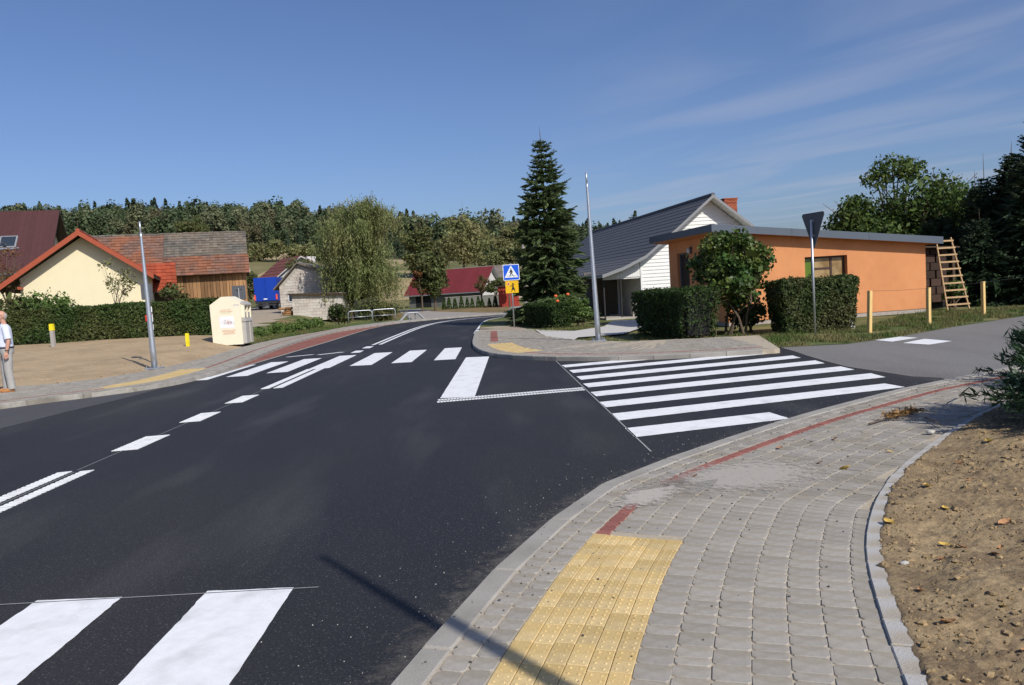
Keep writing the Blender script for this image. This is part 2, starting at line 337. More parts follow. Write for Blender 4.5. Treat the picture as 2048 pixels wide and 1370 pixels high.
def build_ground():
    xs = np.unique(np.concatenate([np.arange(-60, 40.1, 1.0), np.arange(-420, -60, 9), np.arange(40, 330, 9)]))
    ys = np.unique(np.concatenate([np.arange(-30, 96, 1.0), np.arange(96, 700, 8)]))
    V = [(x, y, gz2(x, y)) for y in ys for x in xs]; nx = len(xs); F = []; mi = []
    def zone(x, y):
        if y < 34.3 and x < x0(y)+1.6 and y > 8: return 1
        if y > 34 and y < 95:
            tx = interp(y, [34, 45, 60, 77, 90], [-12.6, -14.6, -17.3, -21, -25])
            if abs(x-tx) < interp(y, [34, 60, 80], [1.2, 1.5, 3.5]): return 2
            if x < x0(y): return 5 if noise.noise((x*.15, y*.15, 5)) > .15 else 0
        if 60 < y < 95 and x > -9: return 5 if y < 78 else 0
        if y > 98:
            if y > wood_edge(x, y)-4: return 4
            if 104 < y < 150 and -40 < x < 10: return 3
            if 168 < y < 215 and x < -20: return 3
            if 112 < y < 138 and x < -44: return 3
            return 6
        return 0
    for j in range(len(ys)-1):
        for i in range(nx-1):
            F.append((j*nx+i, j*nx+i+1, (j+1)*nx+i+1, (j+1)*nx+i)); mi.append(zone((xs[i]+xs[i+1])/2, (ys[j]+ys[j+1])/2))
    o = npmesh('ground', V, F, MT['grass'], smooth=True, kind='structure', label='ground of soil, grass and fields rising to a hill')
    for k in ('dirt', 'track', 'stubble', 'forestfloor', 'bank', 'meadow'): o.data.materials.append(MT[k])
    o.data.polygons.foreach_set('material_index', np.array(mi, np.int32)); return o
build_ground()

def sheet(name, poly, z, mat, parent=None, **tg):
    pts = [Vector((x, y, 0)) for x, y in poly]; tris = tessellate_polygon([pts])
    V = [(x, y, z) for x, y in poly]; F = []
    for t in tris:
        a, b, c = (pts[i] for i in t)
        F.append(tuple(t) if (b-a).cross(c-a).z > 0 else tuple(t)[::-1])
    return npmesh(name, V, F, mat, parent, **tg)
def resample(L, step):
    L = [Vector((p[0], p[1], 0)) for p in L]; out = [L[0].copy()]; 
    for a, b in zip(L[:-1], L[1:]):
        n = max(1, int(round((b-a).length/step)))
        for i in range(1, n+1): out.append(a.lerp(b, i/n))
    return out
def smooth_curve(L, step=.25):
    P = [Vector((p[0], p[1], 0)) for p in L]; P = [P[0]*2-P[1]]+P+[P[-1]*2-P[-2]]; out = []
    for i in range(1, len(P)-2):
        p0, p1, p2, p3 = P[i-1:i+3]; n = max(2, int((p2-p1).length/.06))
        for k in range(n):
            t = k/n; out.append(.5*((2*p1)+(p2-p0)*t+(2*p0-5*p1+4*p2-p3)*t*t+(3*p1-p0-3*p2+p3)*t**3))
    out.append(P[-2]); return resample_even(out, step)
def resample_even(L, step):
    d = [0]
    for a, b in zip(L[:-1], L[1:]): d.append(d[-1]+(b-a).length)
    n = max(2, int(d[-1]/step)+1); t = np.linspace(0, d[-1], n)
    xs = np.interp(t, d, [p.x for p in L]); ys = np.interp(t, d, [p.y for p in L]); return [Vector((x, y, 0)) for x, y in zip(xs, ys)]
def ruled(name, A, B, zf, mat, m=4, n=60, parent=None, **tg):
    def even(L):
        L = [Vector((p[0], p[1], 0)) for p in L]; d = [0]
        for a, b in zip(L[:-1], L[1:]): d.append(d[-1]+(b-a).length)
        t = np.linspace(0, d[-1], n); return np.stack([np.interp(t, d, [p.x for p in L]), np.interp(t, d, [p.y for p in L])], 1)
    a, b = even(A), even(B); V = []; F = []
    for i in range(n):
        for j in range(m+1):
            q = a[i]+(b[i]-a[i])*j/m; V.append((q[0], q[1], zf(q[0], q[1], j/m)))
    for i in range(n-1):
        for j in range(m):
            k = i*(m+1)+j; F.append((k, k+1, k+m+2, k+m+1))
    a0, b0 = a[n//2], b[n//2]; t0 = a[n//2+1]-a0
    if t0[0]*(b0-a0)[1]-t0[1]*(b0-a0)[0] > 0: F = [f[::-1] for f in F]
    return npmesh(name, V, F, mat, parent, smooth=True, **tg)

# ---------------------------------------------------------------- curves surveyed from the photograph
K_NEAR = smooth_curve([(-2.2, -2.2), (-1.55, -.1), (-.92, 1.9), (-.52, 3.12), (-.35, 3.64), (-.05, 4.46), (.31, 5.25), (.77, 6.07), (1.3, 6.66), (1.89, 7.22), (2.59, 7.85), (3.38, 8.52), (4.29, 9.2), (5.31, 9.93), (5.9, 10.28), (6.7, 10.72), (8.1, 11.5), (11, 13)], .1)
EDGE_NEAR = smooth_curve([(-.9, -2.6), (.3, -.3), (.95, 1.2), (1.49, 2.82), (1.70, 3.42), (1.97, 4.10), (2.26, 4.67), (2.68, 5.34), (3.17, 5.98), (3.81, 6.67), (4.54, 7.42), (5.4, 8.2), (6.6, 9.1), (9, 10.6), (12, 12.4)], .1)
K_ISL = smooth_curve([(-.74, 31.2), (-.73, 27.7), (-.70, 24.9), (-.62, 22.9), (-.33, 20.6), (.12, 19.1), (.81, 18.05), (1.5, 17.3), (2.79, 16.5), (4.32, 16.12), (5.86, 15.98)], .1)
K_LEFT = smooth_curve([(-19, 4), (-14, 9.6), (-11.2, 12.9), (-9.47, 14.81), (-8.88, 15.44), (-8.19, 16.01), (-7.52, 16.75), (-7.12, 17.76), (-7.02, 19.4), (-7.12, 21.2), (-7.45, 24.07), (-7.85, 27.6), (-8.2, 32), (-8.3, 36), (-8.1, 41), (-7.1, 45.5), (-6.0, 48.6), (-4.6, 50.8), (-2, 52.7), (3, 54), (12, 54.6), (24, 54)], .2)

def offs(C, d):   # d > 0: to the right of the direction of travel
    out = []
    for i, p in enumerate(C):
        t = (C[min(i+1, len(C)-1)]-C[max(i-1, 0)]).normalized(); out.append(p+Vector((t.y, -t.x, 0))*d)
    return out
def arclen(C):
    d = [0]
    for a, b in zip(C[:-1], C[1:]): d.append(d[-1]+(b-a).length)
    return d
class Curve:
    def __init__(s, C):
        s.C = C; s.d = np.array(arclen(C)); s.x = np.array([p.x for p in C]); s.y = np.array([p.y for p in C]); s.L = s.d[-1]
        tx = np.gradient(s.x, s.d); ty = np.gradient(s.y, s.d); k = 5; ker = np.ones(2*k+1)/(2*k+1)
        tx = np.convolve(np.pad(tx, k, 'edge'), ker, 'valid'); ty = np.convolve(np.pad(ty, k, 'edge'), ker, 'valid'); h = np.hypot(tx, ty); s.tx = tx/h; s.ty = ty/h
    def at(s, t, off=0):
        x, y, a, b = (np.interp(t, s.d, q) for q in (s.x, s.y, s.tx, s.ty)); return Vector((x+b*off, y-a*off, 0))
def inside(poly, x, y):
    c = False; n = len(poly); j = n-1
    for i in range(n):
        xi, yi = poly[i][0], poly[i][1]; xj, yj = poly[j][0], poly[j][1]
        if (yi > y) != (yj > y) and x < (xj-xi)*(y-yi)/(yj-yi)+xi: c = not c
        j = i
    return c

# ---------------------------------------------------------------- roads
road_poly = [(-45, -25), (12, -25), (12, 8), (9, 10.9), (7.6, 12), (7.2, 14.1), (7.2, 16.1), (6.6, 17.25), (5, 17.5), (1, 20), (-.2, 24), (-.3, 30), (-.74, 31.2)]
edgeR = [(-.72, 34.2), (-.64, 38), (-.56, 42), (-.25, 45.5), (.5, 48), (2, 49.6), (5, 50.4), (11, 50.7), (26, 50.2)]
road_poly += edgeR+[(26, 54.6), (12, 54.9), (3, 54.3), (-2, 53), (-4.6, 51.1), (-6.0, 48.9), (-7.4, 45.6), (-8.7, 41), (-9, 30), (-8.6, 21), (-8.6, 18), (-12, 14), (-45, -8)]
road = sheet('main_road', road_poly, 0, MT['asphalt'], kind='structure', label='fresh black asphalt main road with white markings')
sheet('old_asphalt_strip', [(-14.5, 8.5), (-9.6, 9.5), (-8.1, 10.7), (-7.75, 12.1), (-7.62, 13.6), (-7.38, 15.2), (-7.25, 16.9), (-7.6, 16.5), (-8.25, 15.9), (-8.93, 15.35), (-9.5, 14.7), (-14, 9.7)], .004, MT['asphalt_mid'], road)
jag = [(6.45, 17.2), (6.36, 16.2), (6.22, 15.2), (6.1, 14.1), (6.03, 13.0), (6.17, 12.0), (6.24, 11.4), (6.5, 11.05), (6.4, 10.86), (6.7, 10.74)]
side = sheet('side_road', jag[:-2]+[(6.3, 10.4), (8.6, 11.4), (11.3, 12.8), (15, 15.2), (26, 21.5), (60, 40), (60, 47), (26, 29.2), (18, 23.8), (15.5, 22.1), (11.9, 19.75), (9.5, 17.95), (7.85, 17.05)], .004, MT['asphalt_old'], kind='structure', label='weathered grey side road leading off to the right')

# red paved bus bay beside the left kerb
bay_out = [(-7.2, 18.9), (-7.2, 21.2), (-7.53, 24.07), (-7.93, 27.6), (-8.28, 32), (-8.38, 36), (-8.18, 41), (-7.18, 45.5), (-6.08, 48.6), (-5.4, 50.3)]
bay_in = [(-7.08, 18.9), (-7.03, 21), (-6.98, 24), (-6.93, 28), (-6.88, 32), (-6.9, 37), (-6.9, 42), (-6.55, 46.2), (-5.75, 48.9), (-5.3, 50.2)]
ruled('bus_bay', bay_out, bay_in, lambda x, y, t: .006, MT['baypaver'], n=80, kind='structure', label='red paved bus bay between road and left pavement')
bays = bpy.data.objects['bus_bay']
ruled('bay_edge_strip', [(x-.02, y) for x, y in bay_in], [(x+.10, y) for x, y in bay_in], lambda x, y, t: .010, MT['kerb'], m=1, n=80, parent=bays)

PZ = .0045
def paintpoly(name, poly, parent=road, z=PZ, mat='paint', jit=.0022):
    P = []
    n = len(poly)
    for i in range(n):   # edges slightly uneven like hand-masked paint
        a, b = Vector((*poly[i], 0)), Vector((*poly[(i+1) % n], 0)); k = max(1, int((b-a).length/.05)); nn = Vector(((b-a).y, -(b-a).x, 0)).normalized()
        for j in range(k):
            q = a.lerp(b, j/k)
            if j: q = q+nn*random.gauss(0, jit)
            P.append((q.x, q.y))
    return sheet(name, P, z, MT[mat], parent)
# near zebra crossing
for k in range(-2, 1):
    x = -1.79+k*1.02
    paintpoly('crossing_stripe', [(x, 4.50-.04*k), (x+.52, 4.46-.04*k), (x+.53, .5), (x, .55)])
# far zebra crossing over the main road
for a in [((-7.29, 18.25), (-6.78, 18.13), (-6.79, 21.95), (-7.27, 22.06)), ((-6.49, 18.57), (-5.97, 18.55), (-5.98, 22.37), (-6.5, 22.43)), ((-5.63, 18.93), (-5.11, 18.93), (-5.13, 22.86), (-5.66, 22.88)),
          ((-4.69, 19.2), (-4.17, 19.32), (-4.17, 23.25), (-4.69, 23.3)), ((-3.70, 19.49), (-3.13, 19.42), (-3.12, 23.48), (-3.67, 23.55)), ((-2.65, 19.53), (-2.13, 19.5), (-2.08, 23.58), (-2.61, 23.66)), ((-1.57, 19.6), (-1.02, 19.56), (-1.01, 23.66), (-1.54, 23.74))]:
    paintpoly('crossing_stripe', a)
# zebra crossing over the side road
for i, a in enumerate([((1.40, 16.35), (1.43, 15.85), (3.73, 16.45), (3.72, 16.93)), ((1.45, 15.27), (1.48, 14.74), (5.97, 16.06), (5.98, 16.53)), ((1.47, 14.12), (1.50, 13.58), (5.96, 14.85), (6.0, 15.37)), ((1.46, 13.02), (1.49, 12.50), (5.94, 13.72), (6.0, 14.27)),
          ((1.45, 11.93), (1.47, 11.44), (5.94, 12.58), (5.96, 13.13)), ((1.44, 10.85), (1.46, 10.35), (5.9, 11.49), (5.94, 12.03)), ((1.44, 9.80), (1.46, 9.28), (5.62, 10.42), (5.56, 10.86)), ((1.44, 8.75), (1.45, 8.2), (3.33, 8.68), (3.27, 9.17))]):
    paintpoly('crossing_stripe', a)
paintpoly('stop_bar', [(-.93, 12.33), (-.37, 12.27), (-.16, 19.72), (-.76, 19.88)])
for off in (0, .22):
    A, B = Vector((-.95, 11.93+off, 0)), Vector((1.40, 12.27+off, 0)); n = 48; mb = MB()
    for i in range(n):  # ribbed double line
        p, q = A.lerp(B, i/n), A.lerp(B, (i+.8)/n); t = (B-A).normalized(); w = Vector((-t.y, t.x, 0))*.055
        mb.slab([p-w, q-w, q+w, p+w], (0, 0, .006))
    mb.build('double_line', MT['paint'], road, loc=(0, 0, .001))
def ribbed(name, x0_, x1_, y0_, y1_, pitch=.075, fill=.55, skew=.03):
    mb = MB(); n = max(1, int((y1_-y0_)/pitch))
    for i in range(n):
        a = y0_+i*pitch+random.gauss(0, .003); b = a+pitch*fill
        mb.hexa([(x0_, a, .001), (x1_, a+skew, .001), (x1_, b+skew, .001), (x0_, b, .001), (x0_, a, .008), (x1_, a+skew, .008), (x1_, b+skew, .008), (x0_, b, .008)])
    return mb.build(name, MT['paint'], road)
ribbed('centre_line', -4.79, -4.65, 1.0, 8.36); ribbed('centre_line', -4.54, -4.41, 1.0, 8.36)
ribbed('lane_dash', -4.76, -4.45, 9.44, 10.46); ribbed('lane_dash', -4.76, -4.46, 11.50, 12.46); ribbed('lane_dash', -4.76, -4.46, 13.46, 14.48)
ribbed('centre_line', -4.72, -4.56, 15.42, 19.36, .07, .85); ribbed('centre_line', -4.47, -4.29, 15.42, 19.3, .07, .85)
paintpoly('lane_dash', [(-4.54, 24.25), (-4.24, 24.2), (-4.25, 25.1), (-4.54, 25.2)]); paintpoly('lane_dash', [(-4.5, 26.15), (-4.22, 26.05), (-4.22, 27.0), (-4.5, 27.1)])
paintpoly('lane_dash', [(-6.62, 24.35), (-6.42, 24.2), (-4.96, 24.9), (-5.2, 25.0)][:0] or [(-6.60, 24.30), (-6.45, 24.18), (-5.72, 24.58), (-5.86, 24.72)]); paintpoly('lane_dash', [(-5.66, 24.42), (-5.5, 24.3), (-4.82, 24.86), (-4.98, 25.0)])
def lineband(name, pts, w, parent=road, z=PZ, mat='paint'):
    C = smooth_curve(pts, .5); a, b = offs(C, -w/2), offs(C, w/2); return ruled(name, a, b, lambda x, y, t: z, MT[mat], m=1, n=len(C), parent=parent)
lineband('centre_line', [(-4.37, 27.75), (-4.25, 34), (-4.05, 40), (-3.55, 45), (-2.4, 48.6), (0, 51), (4, 52.2), (12, 52.6)], .13)
lineband('centre_line', [(-4.12, 27.75), (-4.0, 34), (-3.8, 40), (-3.3, 45), (-2.2, 48.3), (.1, 50.6), (4, 51.85), (12, 52.3)], .13)
lineband('edge_line', [(-.74, 31.0), (-.70, 34.2), (-.62, 38), (-.52, 42), (-.2, 45.5), (.56, 47.95)], .17, z=.006)
lineband('premarking_line', [(-4.62, 8.4), (-4.62, 15.4)], .012, mat='chalk'); lineband('premarking_line', [(-4.6, 1), (-4.6, 8.3)], .012, mat='chalk')
lineband('premarking_line', [(1.36, 18.0), (1.42, 12), (1.47, 7.45)], .018, mat='chalk'); lineband('premarking_line', [(-4.5, 4.57), (-1.6, 4.46), (-1.12, 4.44)], .010, mat='chalk')
# two white diamonds (give-way squares) on the side road
for a in [((8.75, 17.62), (8.84, 16.88), (9.72, 17.42), (9.56, 18.12)), ((8.83, 16.42), (9.03, 15.75), (9.76, 16.17), (9.67, 17.05))]:
    paintpoly('diamond_marking', a, side, z=.0085)

# ---------------------------------------------------------------- paving
def block(mb, c, a0, a1, o0, o1, zt, ch=.0032, cr=.014, depth=.05, wob=0.0):
    """one paving block between arc positions a0..a1 and offsets o0..o1 of curve c, rounded corners and bevelled top"""
    r = min(cr, .3*(a1-a0), .3*(o1-o0)); pts = [(a0+r, o0), (a1-r, o0), (a1, o0+r), (a1, o1-r), (a1-r, o1), (a0+r, o1), (a0, o1-r), (a0, o0+r)]
    if wob: pts = [(p+random.gauss(0, wob), q+random.gauss(0, wob)) for p, q in pts]
    ac, oc = (a0+a1)/2, (o0+o1)/2
    def ring(k, z): return [c.at(ac+(p-ac)*(1-k/(a1-a0)*2), oc+(q-oc)*(1-k/(o1-o0)*2))+Vector((0, 0, z)) for p, q in pts]
    tilt = max(-.0015, random.gauss(0, .0012)); v = ring(0, zt-depth)+ring(0, zt-ch)+ring(ch*.9, zt+tilt)
    f = [tuple(range(16, 24))[::-1]]+[(i+8*j, i+8*(j+1), (i+1) % 8+8*(j+1), (i+1) % 8+8*j) for j in range(2) for i in range(8)]
    mb.add(v, f); return c.at(ac, oc)
def blockobj(name, mat, parent, *a, **k):
    mb = MB(); p = block(mb, *a, **k); z = a[5]; mb.v = [(x-p.x, y-p.y, w-z) for x, y, w in mb.v]
    return mb.build(name, mat, parent, loc=(p.x, p.y, z))

CN = Curve(K_NEAR); ZN = .07
base_poly = [(p.x, p.y) for p in offs(K_NEAR, .02)]+[(p.x, p.y) for p in reversed(offs(EDGE_NEAR, -.0))]
pav = sheet('near_pavement', base_poly, ZN-.0058, MT['sand'], kind='structure', label='curved grey paved footway in the foreground on the right')
# kerb stones of the near footway
t = 0
while t < CN.L-.5:
    L = .98; mb = MB(); o = blockobj('kerb_stone', MT['kerb'], pav, CN, t+.003, t+L, 0.0, .148, ZN+.004, ch=.012, cr=.004, depth=.16); t += L+.004
def edge_ok(p):  # left of the edging
    return inside(base_poly, p.x, p.y)
t0 = min(range(len(K_NEAR)), key=lambda i: (K_NEAR[i]-Vector((-.52, 3.12, 0))).length)*.1
S0 = CN.d[min(range(len(K_NEAR)), key=lambda i: (K_NEAR[i]-Vector((-.70, 2.6, 0))).length)]
TEND = CN.d[min(range(len(K_NEAR)), key=lambda i: (K_NEAR[i]-Vector((.28, 5.02, 0))).length)]
near, far_mb, far_red = [], MB(), MB()
courses = [(.158, .275), (.279, .395)]
ko = .502
while ko < 3.2: courses.append((ko, ko+.1545)); ko += .157
cand = []
for ci, (o0, o1) in enumerate(courses):
    t = max(0, S0-4.0)+random.random()*.1
    while t < CN.L-2.2:
        L = random.choice([.14, .14, .105, .07, .14, .10]) if ci > 1 else random.choice([.14, .11, .14]); a0, a1 = t, t+L; t += L+.004
        if ci >= 2 and o1 < .98 and a0 < TEND: continue
        p = CN.at((a0+a1)/2, (o0+o1)/2); q = CN.at((a0+a1)/2, o1-.02)
        if ci >= 2 and not edge_ok(p): continue
        cand.append((p.length if p.y > 2.3 else 99, 'g', a0, a1, o0, o1))
t = TEND
while t < CN.L-2.2:
    a0, a1 = t, t+.096+random.gauss(0, .002); t += .104; p = CN.at(a0, .45); cand.append((p.length, 'r', a0, a1, .402, .498))
cand.sort(key=lambda c: c[0]); ng = nr = 0
for dist, k, a0, a1, o0, o1 in cand:
    if k == 'g' and ng < 300 and dist < 50: blockobj('paver', MT['paver'], pav, CN, a0+.0005, a1, o0, o1, ZN+random.gauss(0, .0007), cr=.015, wob=.0014); ng += 1
    elif k == 'r' and nr < 60: blockobj('red_paver', MT['paver_red'], pav, CN, a0, a1-.001, o0, o1, ZN+random.gauss(0, .0008), cr=.011, wob=.0018); nr += 1
    else: block(far_mb if k == 'g' else far_red, CN, a0+.001, a1-.001, o0+.001, o1-.001, ZN, cr=.018, wob=.0013)
far_mb.build('paver_field', MT['paver'], pav, kind='stuff'); far_red.build('red_paver_row', MT['paver_red'], pav, kind='stuff')
# tactile tiles with studs
for ci in range(6):
    o0 = .402+ci*.0955; o1 = o0+.092; t = S0-2.2+random.random()*.15
    while t < TEND-.02:
        a0, a1 = t, min(t+.197, TEND); t += .2
        if a1-a0 < .04: continue
        mb = MB(); z = ZN+.002+random.gauss(0, .0008); p = block(mb, CN, a0, a1-.001, o0, o1, z, ch=.003, cr=.003)
        for i in range(4):
            for j in range(2):
                aa = a0+.025+i*.049; oo = o0+.024+j*.045
                if aa > a1-.012: continue
                c = CN.at(aa, oo); k = len(mb.v)
                mb.v += [(c.x+.011*math.cos(h*math.pi/3), c.y+.011*math.sin(h*math.pi/3), z-.001) for h in range(6)]+[(c.x, c.y, z+.0055)]
                mb.f += [(k+h, k+(h+1) % 6, k+6) for h in range(6)]
        mb.v = [(x-p.x, y-p.y, w-z) for x, y, w in mb.v]; mb.build('tactile_tile', MT['tactile'], pav, loc=(p.x, p.y, z))
# edging stones
CE = Curve(EDGE_NEAR); t = .0
while t < CE.L-.3:
    blockobj('edging_stone', MT['edging'], pav, CE, t+.002, t+.248, .0, .10, ZN+.014+random.gauss(0, .002), ch=.006, cr=.003, depth=.14); t += .25
# drift of jointing sand swept over the pavers
def sand_dust(c, rx, ry, rz, lo, hi, al):
    m = bpy.data.materials.get('loose sand film %.2f' % lo) or bpy.data.materials.new('loose sand film %.2f' % lo); m.use_nodes = True; n = m.node_tree.nodes; l = m.node_tree.links; b = n['Principled BSDF']
    b.inputs['Base Color'].default_value = (.46, .42, .365, 1); b.inputs['Roughness'].default_value = .95
    tc = n.new('ShaderNodeTexCoord'); t = n.new('ShaderNodeTexNoise'); t.inputs['Scale'].default_value = 15; t.inputs['Detail'].default_value = 10; t.inputs['Roughness'].default_value = .8; l.new(tc.outputs['Object'], t.inputs['Vector'])
    gr = n.new('ShaderNodeVectorMath'); gr.operation = 'LENGTH'; mp = n.new('ShaderNodeMapping'); mp.inputs['Scale'].default_value = (1/rx, 1/ry, 0); l.new(tc.outputs['Object'], mp.inputs[0]); l.new(mp.outputs[0], gr.inputs[0])
    fa = n.new('ShaderNodeMapRange'); fa.inputs[1].default_value = 1.0; fa.inputs[2].default_value = .25; fa.inputs[3].default_value = -.30; fa.inputs[4].default_value = .14; l.new(gr.outputs['Value'], fa.inputs[0])
    ad = n.new('ShaderNodeMath'); l.new(t.outputs[0], ad.inputs[0]); l.new(fa.outputs[0], ad.inputs[1])
    mr = n.new('ShaderNodeMapRange'); mr.inputs[1].default_value = lo; mr.inputs[2].default_value = hi; mr.inputs[4].default_value = al; l.new(ad.outputs[0], mr.inputs[0]); l.new(mr.outputs[0], b.inputs['Alpha'])
    P = [(1.06*rx*math.cos(a), 1.06*ry*math.sin(a)) for a in np.linspace(0, 2*math.pi, 40)[:-1]]
    o = sheet('sand_dust', P, 0, m, None, kind='stuff', label='pale film of loose sand swept over the pavers'); o.location = (c[0], c[1], ZN+.0078); o.rotation_euler = (0, 0, rz); return m
dust = sand_dust((1.95, 6.02), 1.2, .80, R(18), .42, .60, .78)
sand_dust((1.13, 5.72), .85, .34, R(51), .44, .58, .9)
def kerb_dust():
    m = dust.copy(); m.name = 'road dust film'; n = m.node_tree.nodes; l = m.node_tree.links
    n['Principled BSDF'].inputs['Base Color'].default_value = (.22, .20, .175, 1)
    mr = [q for q in n if q.type == 'MAP_RANGE' and q.outputs[0].links and q.outputs[0].links[0].to_socket.name == 'Alpha'][0]
    at = n.new('ShaderNodeAttribute'); at.attribute_name = 'fade'; t = [q for q in n if q.type == 'TEX_NOISE'][0]; t.inputs['Scale'].default_value = 9
    ad = n.new('ShaderNodeMath'); l.new(t.outputs[0], ad.inputs[0]); l.new(at.outputs['Fac'], ad.inputs[1]); l.new(ad.outputs[0], mr.inputs[0]); mr.inputs[1].default_value = .60; mr.inputs[2].default_value = .95; mr.inputs[4].default_value = .6
    A = offs(K_NEAR, -.005); W = 5; V = []; F = []; fa = []
    L = [offs(K_NEAR, -.005-.55*k/W) for k in range(W+1)]
    for i in range(len(A)):
        for k in range(W+1): p = L[k][i]; V.append((p.x, p.y, .003)); fa.append(.38*(1-k/W)**1.3-.1)
    for i in range(len(A)-1):
        for k in range(W): q = i*(W+1)+k; F.append((q, q+W+1, q+W+2, q+1))
    o = npmesh('kerb_dust', V, F, m, None, kind='stuff', label='thin dust gathered on the asphalt along the kerb'); a = o.data.attributes.new('fade', 'FLOAT', 'POINT'); a.data.foreach_set('value', np.array(fa, np.float32))
kerb_dust()

# island footway (beyond the side road) and left footway
CI = Curve(K_ISL); ZI = .10
isl_back = [(6.0, 16.05), (6.92, 19.95), (5.43, 20.19), (3.51, 20.7), (2.4, 22.4), (1.66, 25.15), (1.46, 30.1), (.7, 30.4), (-.05, 30.4), (-.6, 31.2)]
isl_poly = [(p.x, p.y) for p in offs(K_ISL, -.01)]+isl_back
mbI = MB(); mbI.prism(isl_poly, -.05, ZI-.004)
isl = mbI.build('island_pavement', MT['sand'], None, kind='structure', label='paved corner footway beyond the side road')
# direction of K_ISL: from far to near then right; the footway lies to the left, so offsets are negative
t = 0
while t < CI.L-.4:
    blockobj('kerb_stone', MT['kerb'], isl, CI, t+.004, min(t+.75, CI.L), -.15, .012, ZI+.003, ch=.012, cr=.004, depth=.16); t += .755
mg, mr_, my = MB(), MB(), MB()
for ci in range(36):
    o1 = -.155-ci*.125; o0 = o1+.006-.125; t = random.random()*.1
    while t < CI.L:
        a0, a1 = t, t+.196; t += .2; p = CI.at((a0+a1)/2, (o0+o1)/2)
        if not inside(isl_poly, p.x, p.y): continue
        # shrink fan-in on the inside of the bend
        st = (CI.at(a1, o0)-CI.at(a0, o0)).length
        if st < .07 or (st < .12 and int(a0/.2) % 2): continue
        yel = .42 < -(o0+o1)/2 < 1.12 and 8.3 < t < 12.6
        red = (not yel) and ci == 3 and t > 12.5
        block(my if yel else (mr_ if red else mg), CI, a0+.003, a1, o0, o1, ZI, ch=.004, cr=.004)
mg.build('paver_field', MT['paver'], isl, kind='stuff'); 
if my.v: my.build('tactile_tile_field', MT['tactile'], isl, kind='stuff')
if mr_.v: mr_.build('red_paver_row', MT['paver_red'], isl, kind='stuff')
redb = MB()
for k in range(26): redb.box((-.12, 23.9+k*.24, ZI-.01), (.12, 24.125+k*.24, ZI+.008))
redb.build('red_paver_row', MT['paver_red'], isl, kind='stuff')
sheet('sand_patch', [(-.66, 31.3), (-.62, 33.2), (-.6, 35.5), (.2, 36.2), (1.0, 34.8), (1.4, 31.8), (.9, 30.5), (-.1, 30.45)], .022, MT['track'], None, kind='structure')

CL = Curve(K_LEFT); ZL = .10
left_back = [(-24, 4), (-18, 11), (-14.2, 15.6), (-12.6, 17.9), (-11.6, 18.55), (-10.6, 18.7), (-9.85, 19.3), (-9.3, 21.25), (-9.3, 24.9), (-9.95, 31.8), (-9.9, 36), (-9.3, 40.2), (-8.7, 46.5), (-7.4, 49.8), (-6.2, 51.5), (-4.2, 53.4)]
ki = [p for p in K_LEFT if p.x < -4.2 and p.y < 51.4]
left_poly = [(p.x, p.y) for p in ki]+left_back[::-1]
lp = MB().prism(left_poly, -.06, ZL-.004).build('left_pavement', MT['kerb'], None, kind='structure', label='pale paved footway along the left side of the road')
t = 0
while t < CL.L-12:
    p = CL.at(t, 0)
    if t > 6: blockobj('kerb_stone', MT['kerb_dirty'] if p.y < 17 else MT['kerb'], lp, CL, t+.005, t+.985, -.15, .012, ZL+.004, ch=.012, cr=.004, depth=.16)
    t += .99
ml, mlr, mly = MB(), MB(), MB()
for ci in range(40):
    o1 = -.155-ci*.105; o0 = o1-.1; t = 6+random.random()*.1
    while t < 46:
        a0, a1 = t, t+.196; t += .2; p = CL.at((a0+a1)/2, (o0+o1)/2)
        if not inside(left_poly, p.x, p.y): continue
        if (CL.at(a1, o0)-CL.at(a0, o0)).length < .09 and int(a0/.2) % 2: continue
        yel = 4 <= ci < 11 and 16.6 < p.y < 20.6 and p.x > -8.6
        red = ci == 4 and not yel
        block(mly if yel else (mlr if red else ml), CL, a0+.003, a1, o0, o1, ZL, ch=.004, cr=.004)
ml.build('paver_field', MT['paver'], lp, kind='stuff'); mlr.build('red_paver_row', MT['paver_red'], lp, kind='stuff'); mly.build('tactile_tile_field', MT['tactile'], lp, kind='stuff')

# concrete path to the white house
sheet('garden_path', [(1.68, 25.15), (2.4, 23.0), (2.62, 24.0), (4.1, 24.3), (5.6, 28), (6.2, 33), (5.2, 33.4), (4.2, 29.3), (2.9, 27.6), (1.62, 30.0)], .068, MT['concrete'], None, kind='structure', label='pale concrete path to the white house')
# verges
sheet('right_verge', [(-.6, 31.2), (1.4, 30.0), (1.6, 25), (2.3, 22.4), (3.5, 20.6), (5.43, 20.1), (6.85, 19.9), (6.1, 17.3), (7.85, 17.0), (9.5, 17.9), (11.9, 19.72), (15.5, 22.05), (18, 23.6), (26, 29), (60, 46), (60, 49.6), (26, 50.0), (11, 50.5), (5, 50.2), (2, 49.3), (.5, 47.7), (-.25, 45.2), (-.56, 42), (-.64, 38), (-.66, 34)], .012, MT['grass'], None, kind='structure', label='grass verge and gardens right of the main road')
sheet('left_lawn', [(-9.95, 31.6), (-9.85, 36), (-9.2, 40.2), (-8.6, 46.5), (-7.3, 49.9), (-8, 52), (-10.5, 50), (-12.2, 42), (-12.6, 36), (-11.2, 32)], .115, MT['lawn'], None, kind='structure', label='narrow lawn beside the left pavement')
dz = lambda x, y, t: gz(x, y)+.05
ruled('driveway', [(-5.3, 52.3), (-6.2, 58), (-8.0, 68), (-9.6, 80)], [(4, 54.9), (-.5, 59), (-5.2, 69), (-7.5, 80)], dz, MT['drive'], m=6, n=30, kind='structure', label='grey driveway climbing to the red roofed house')

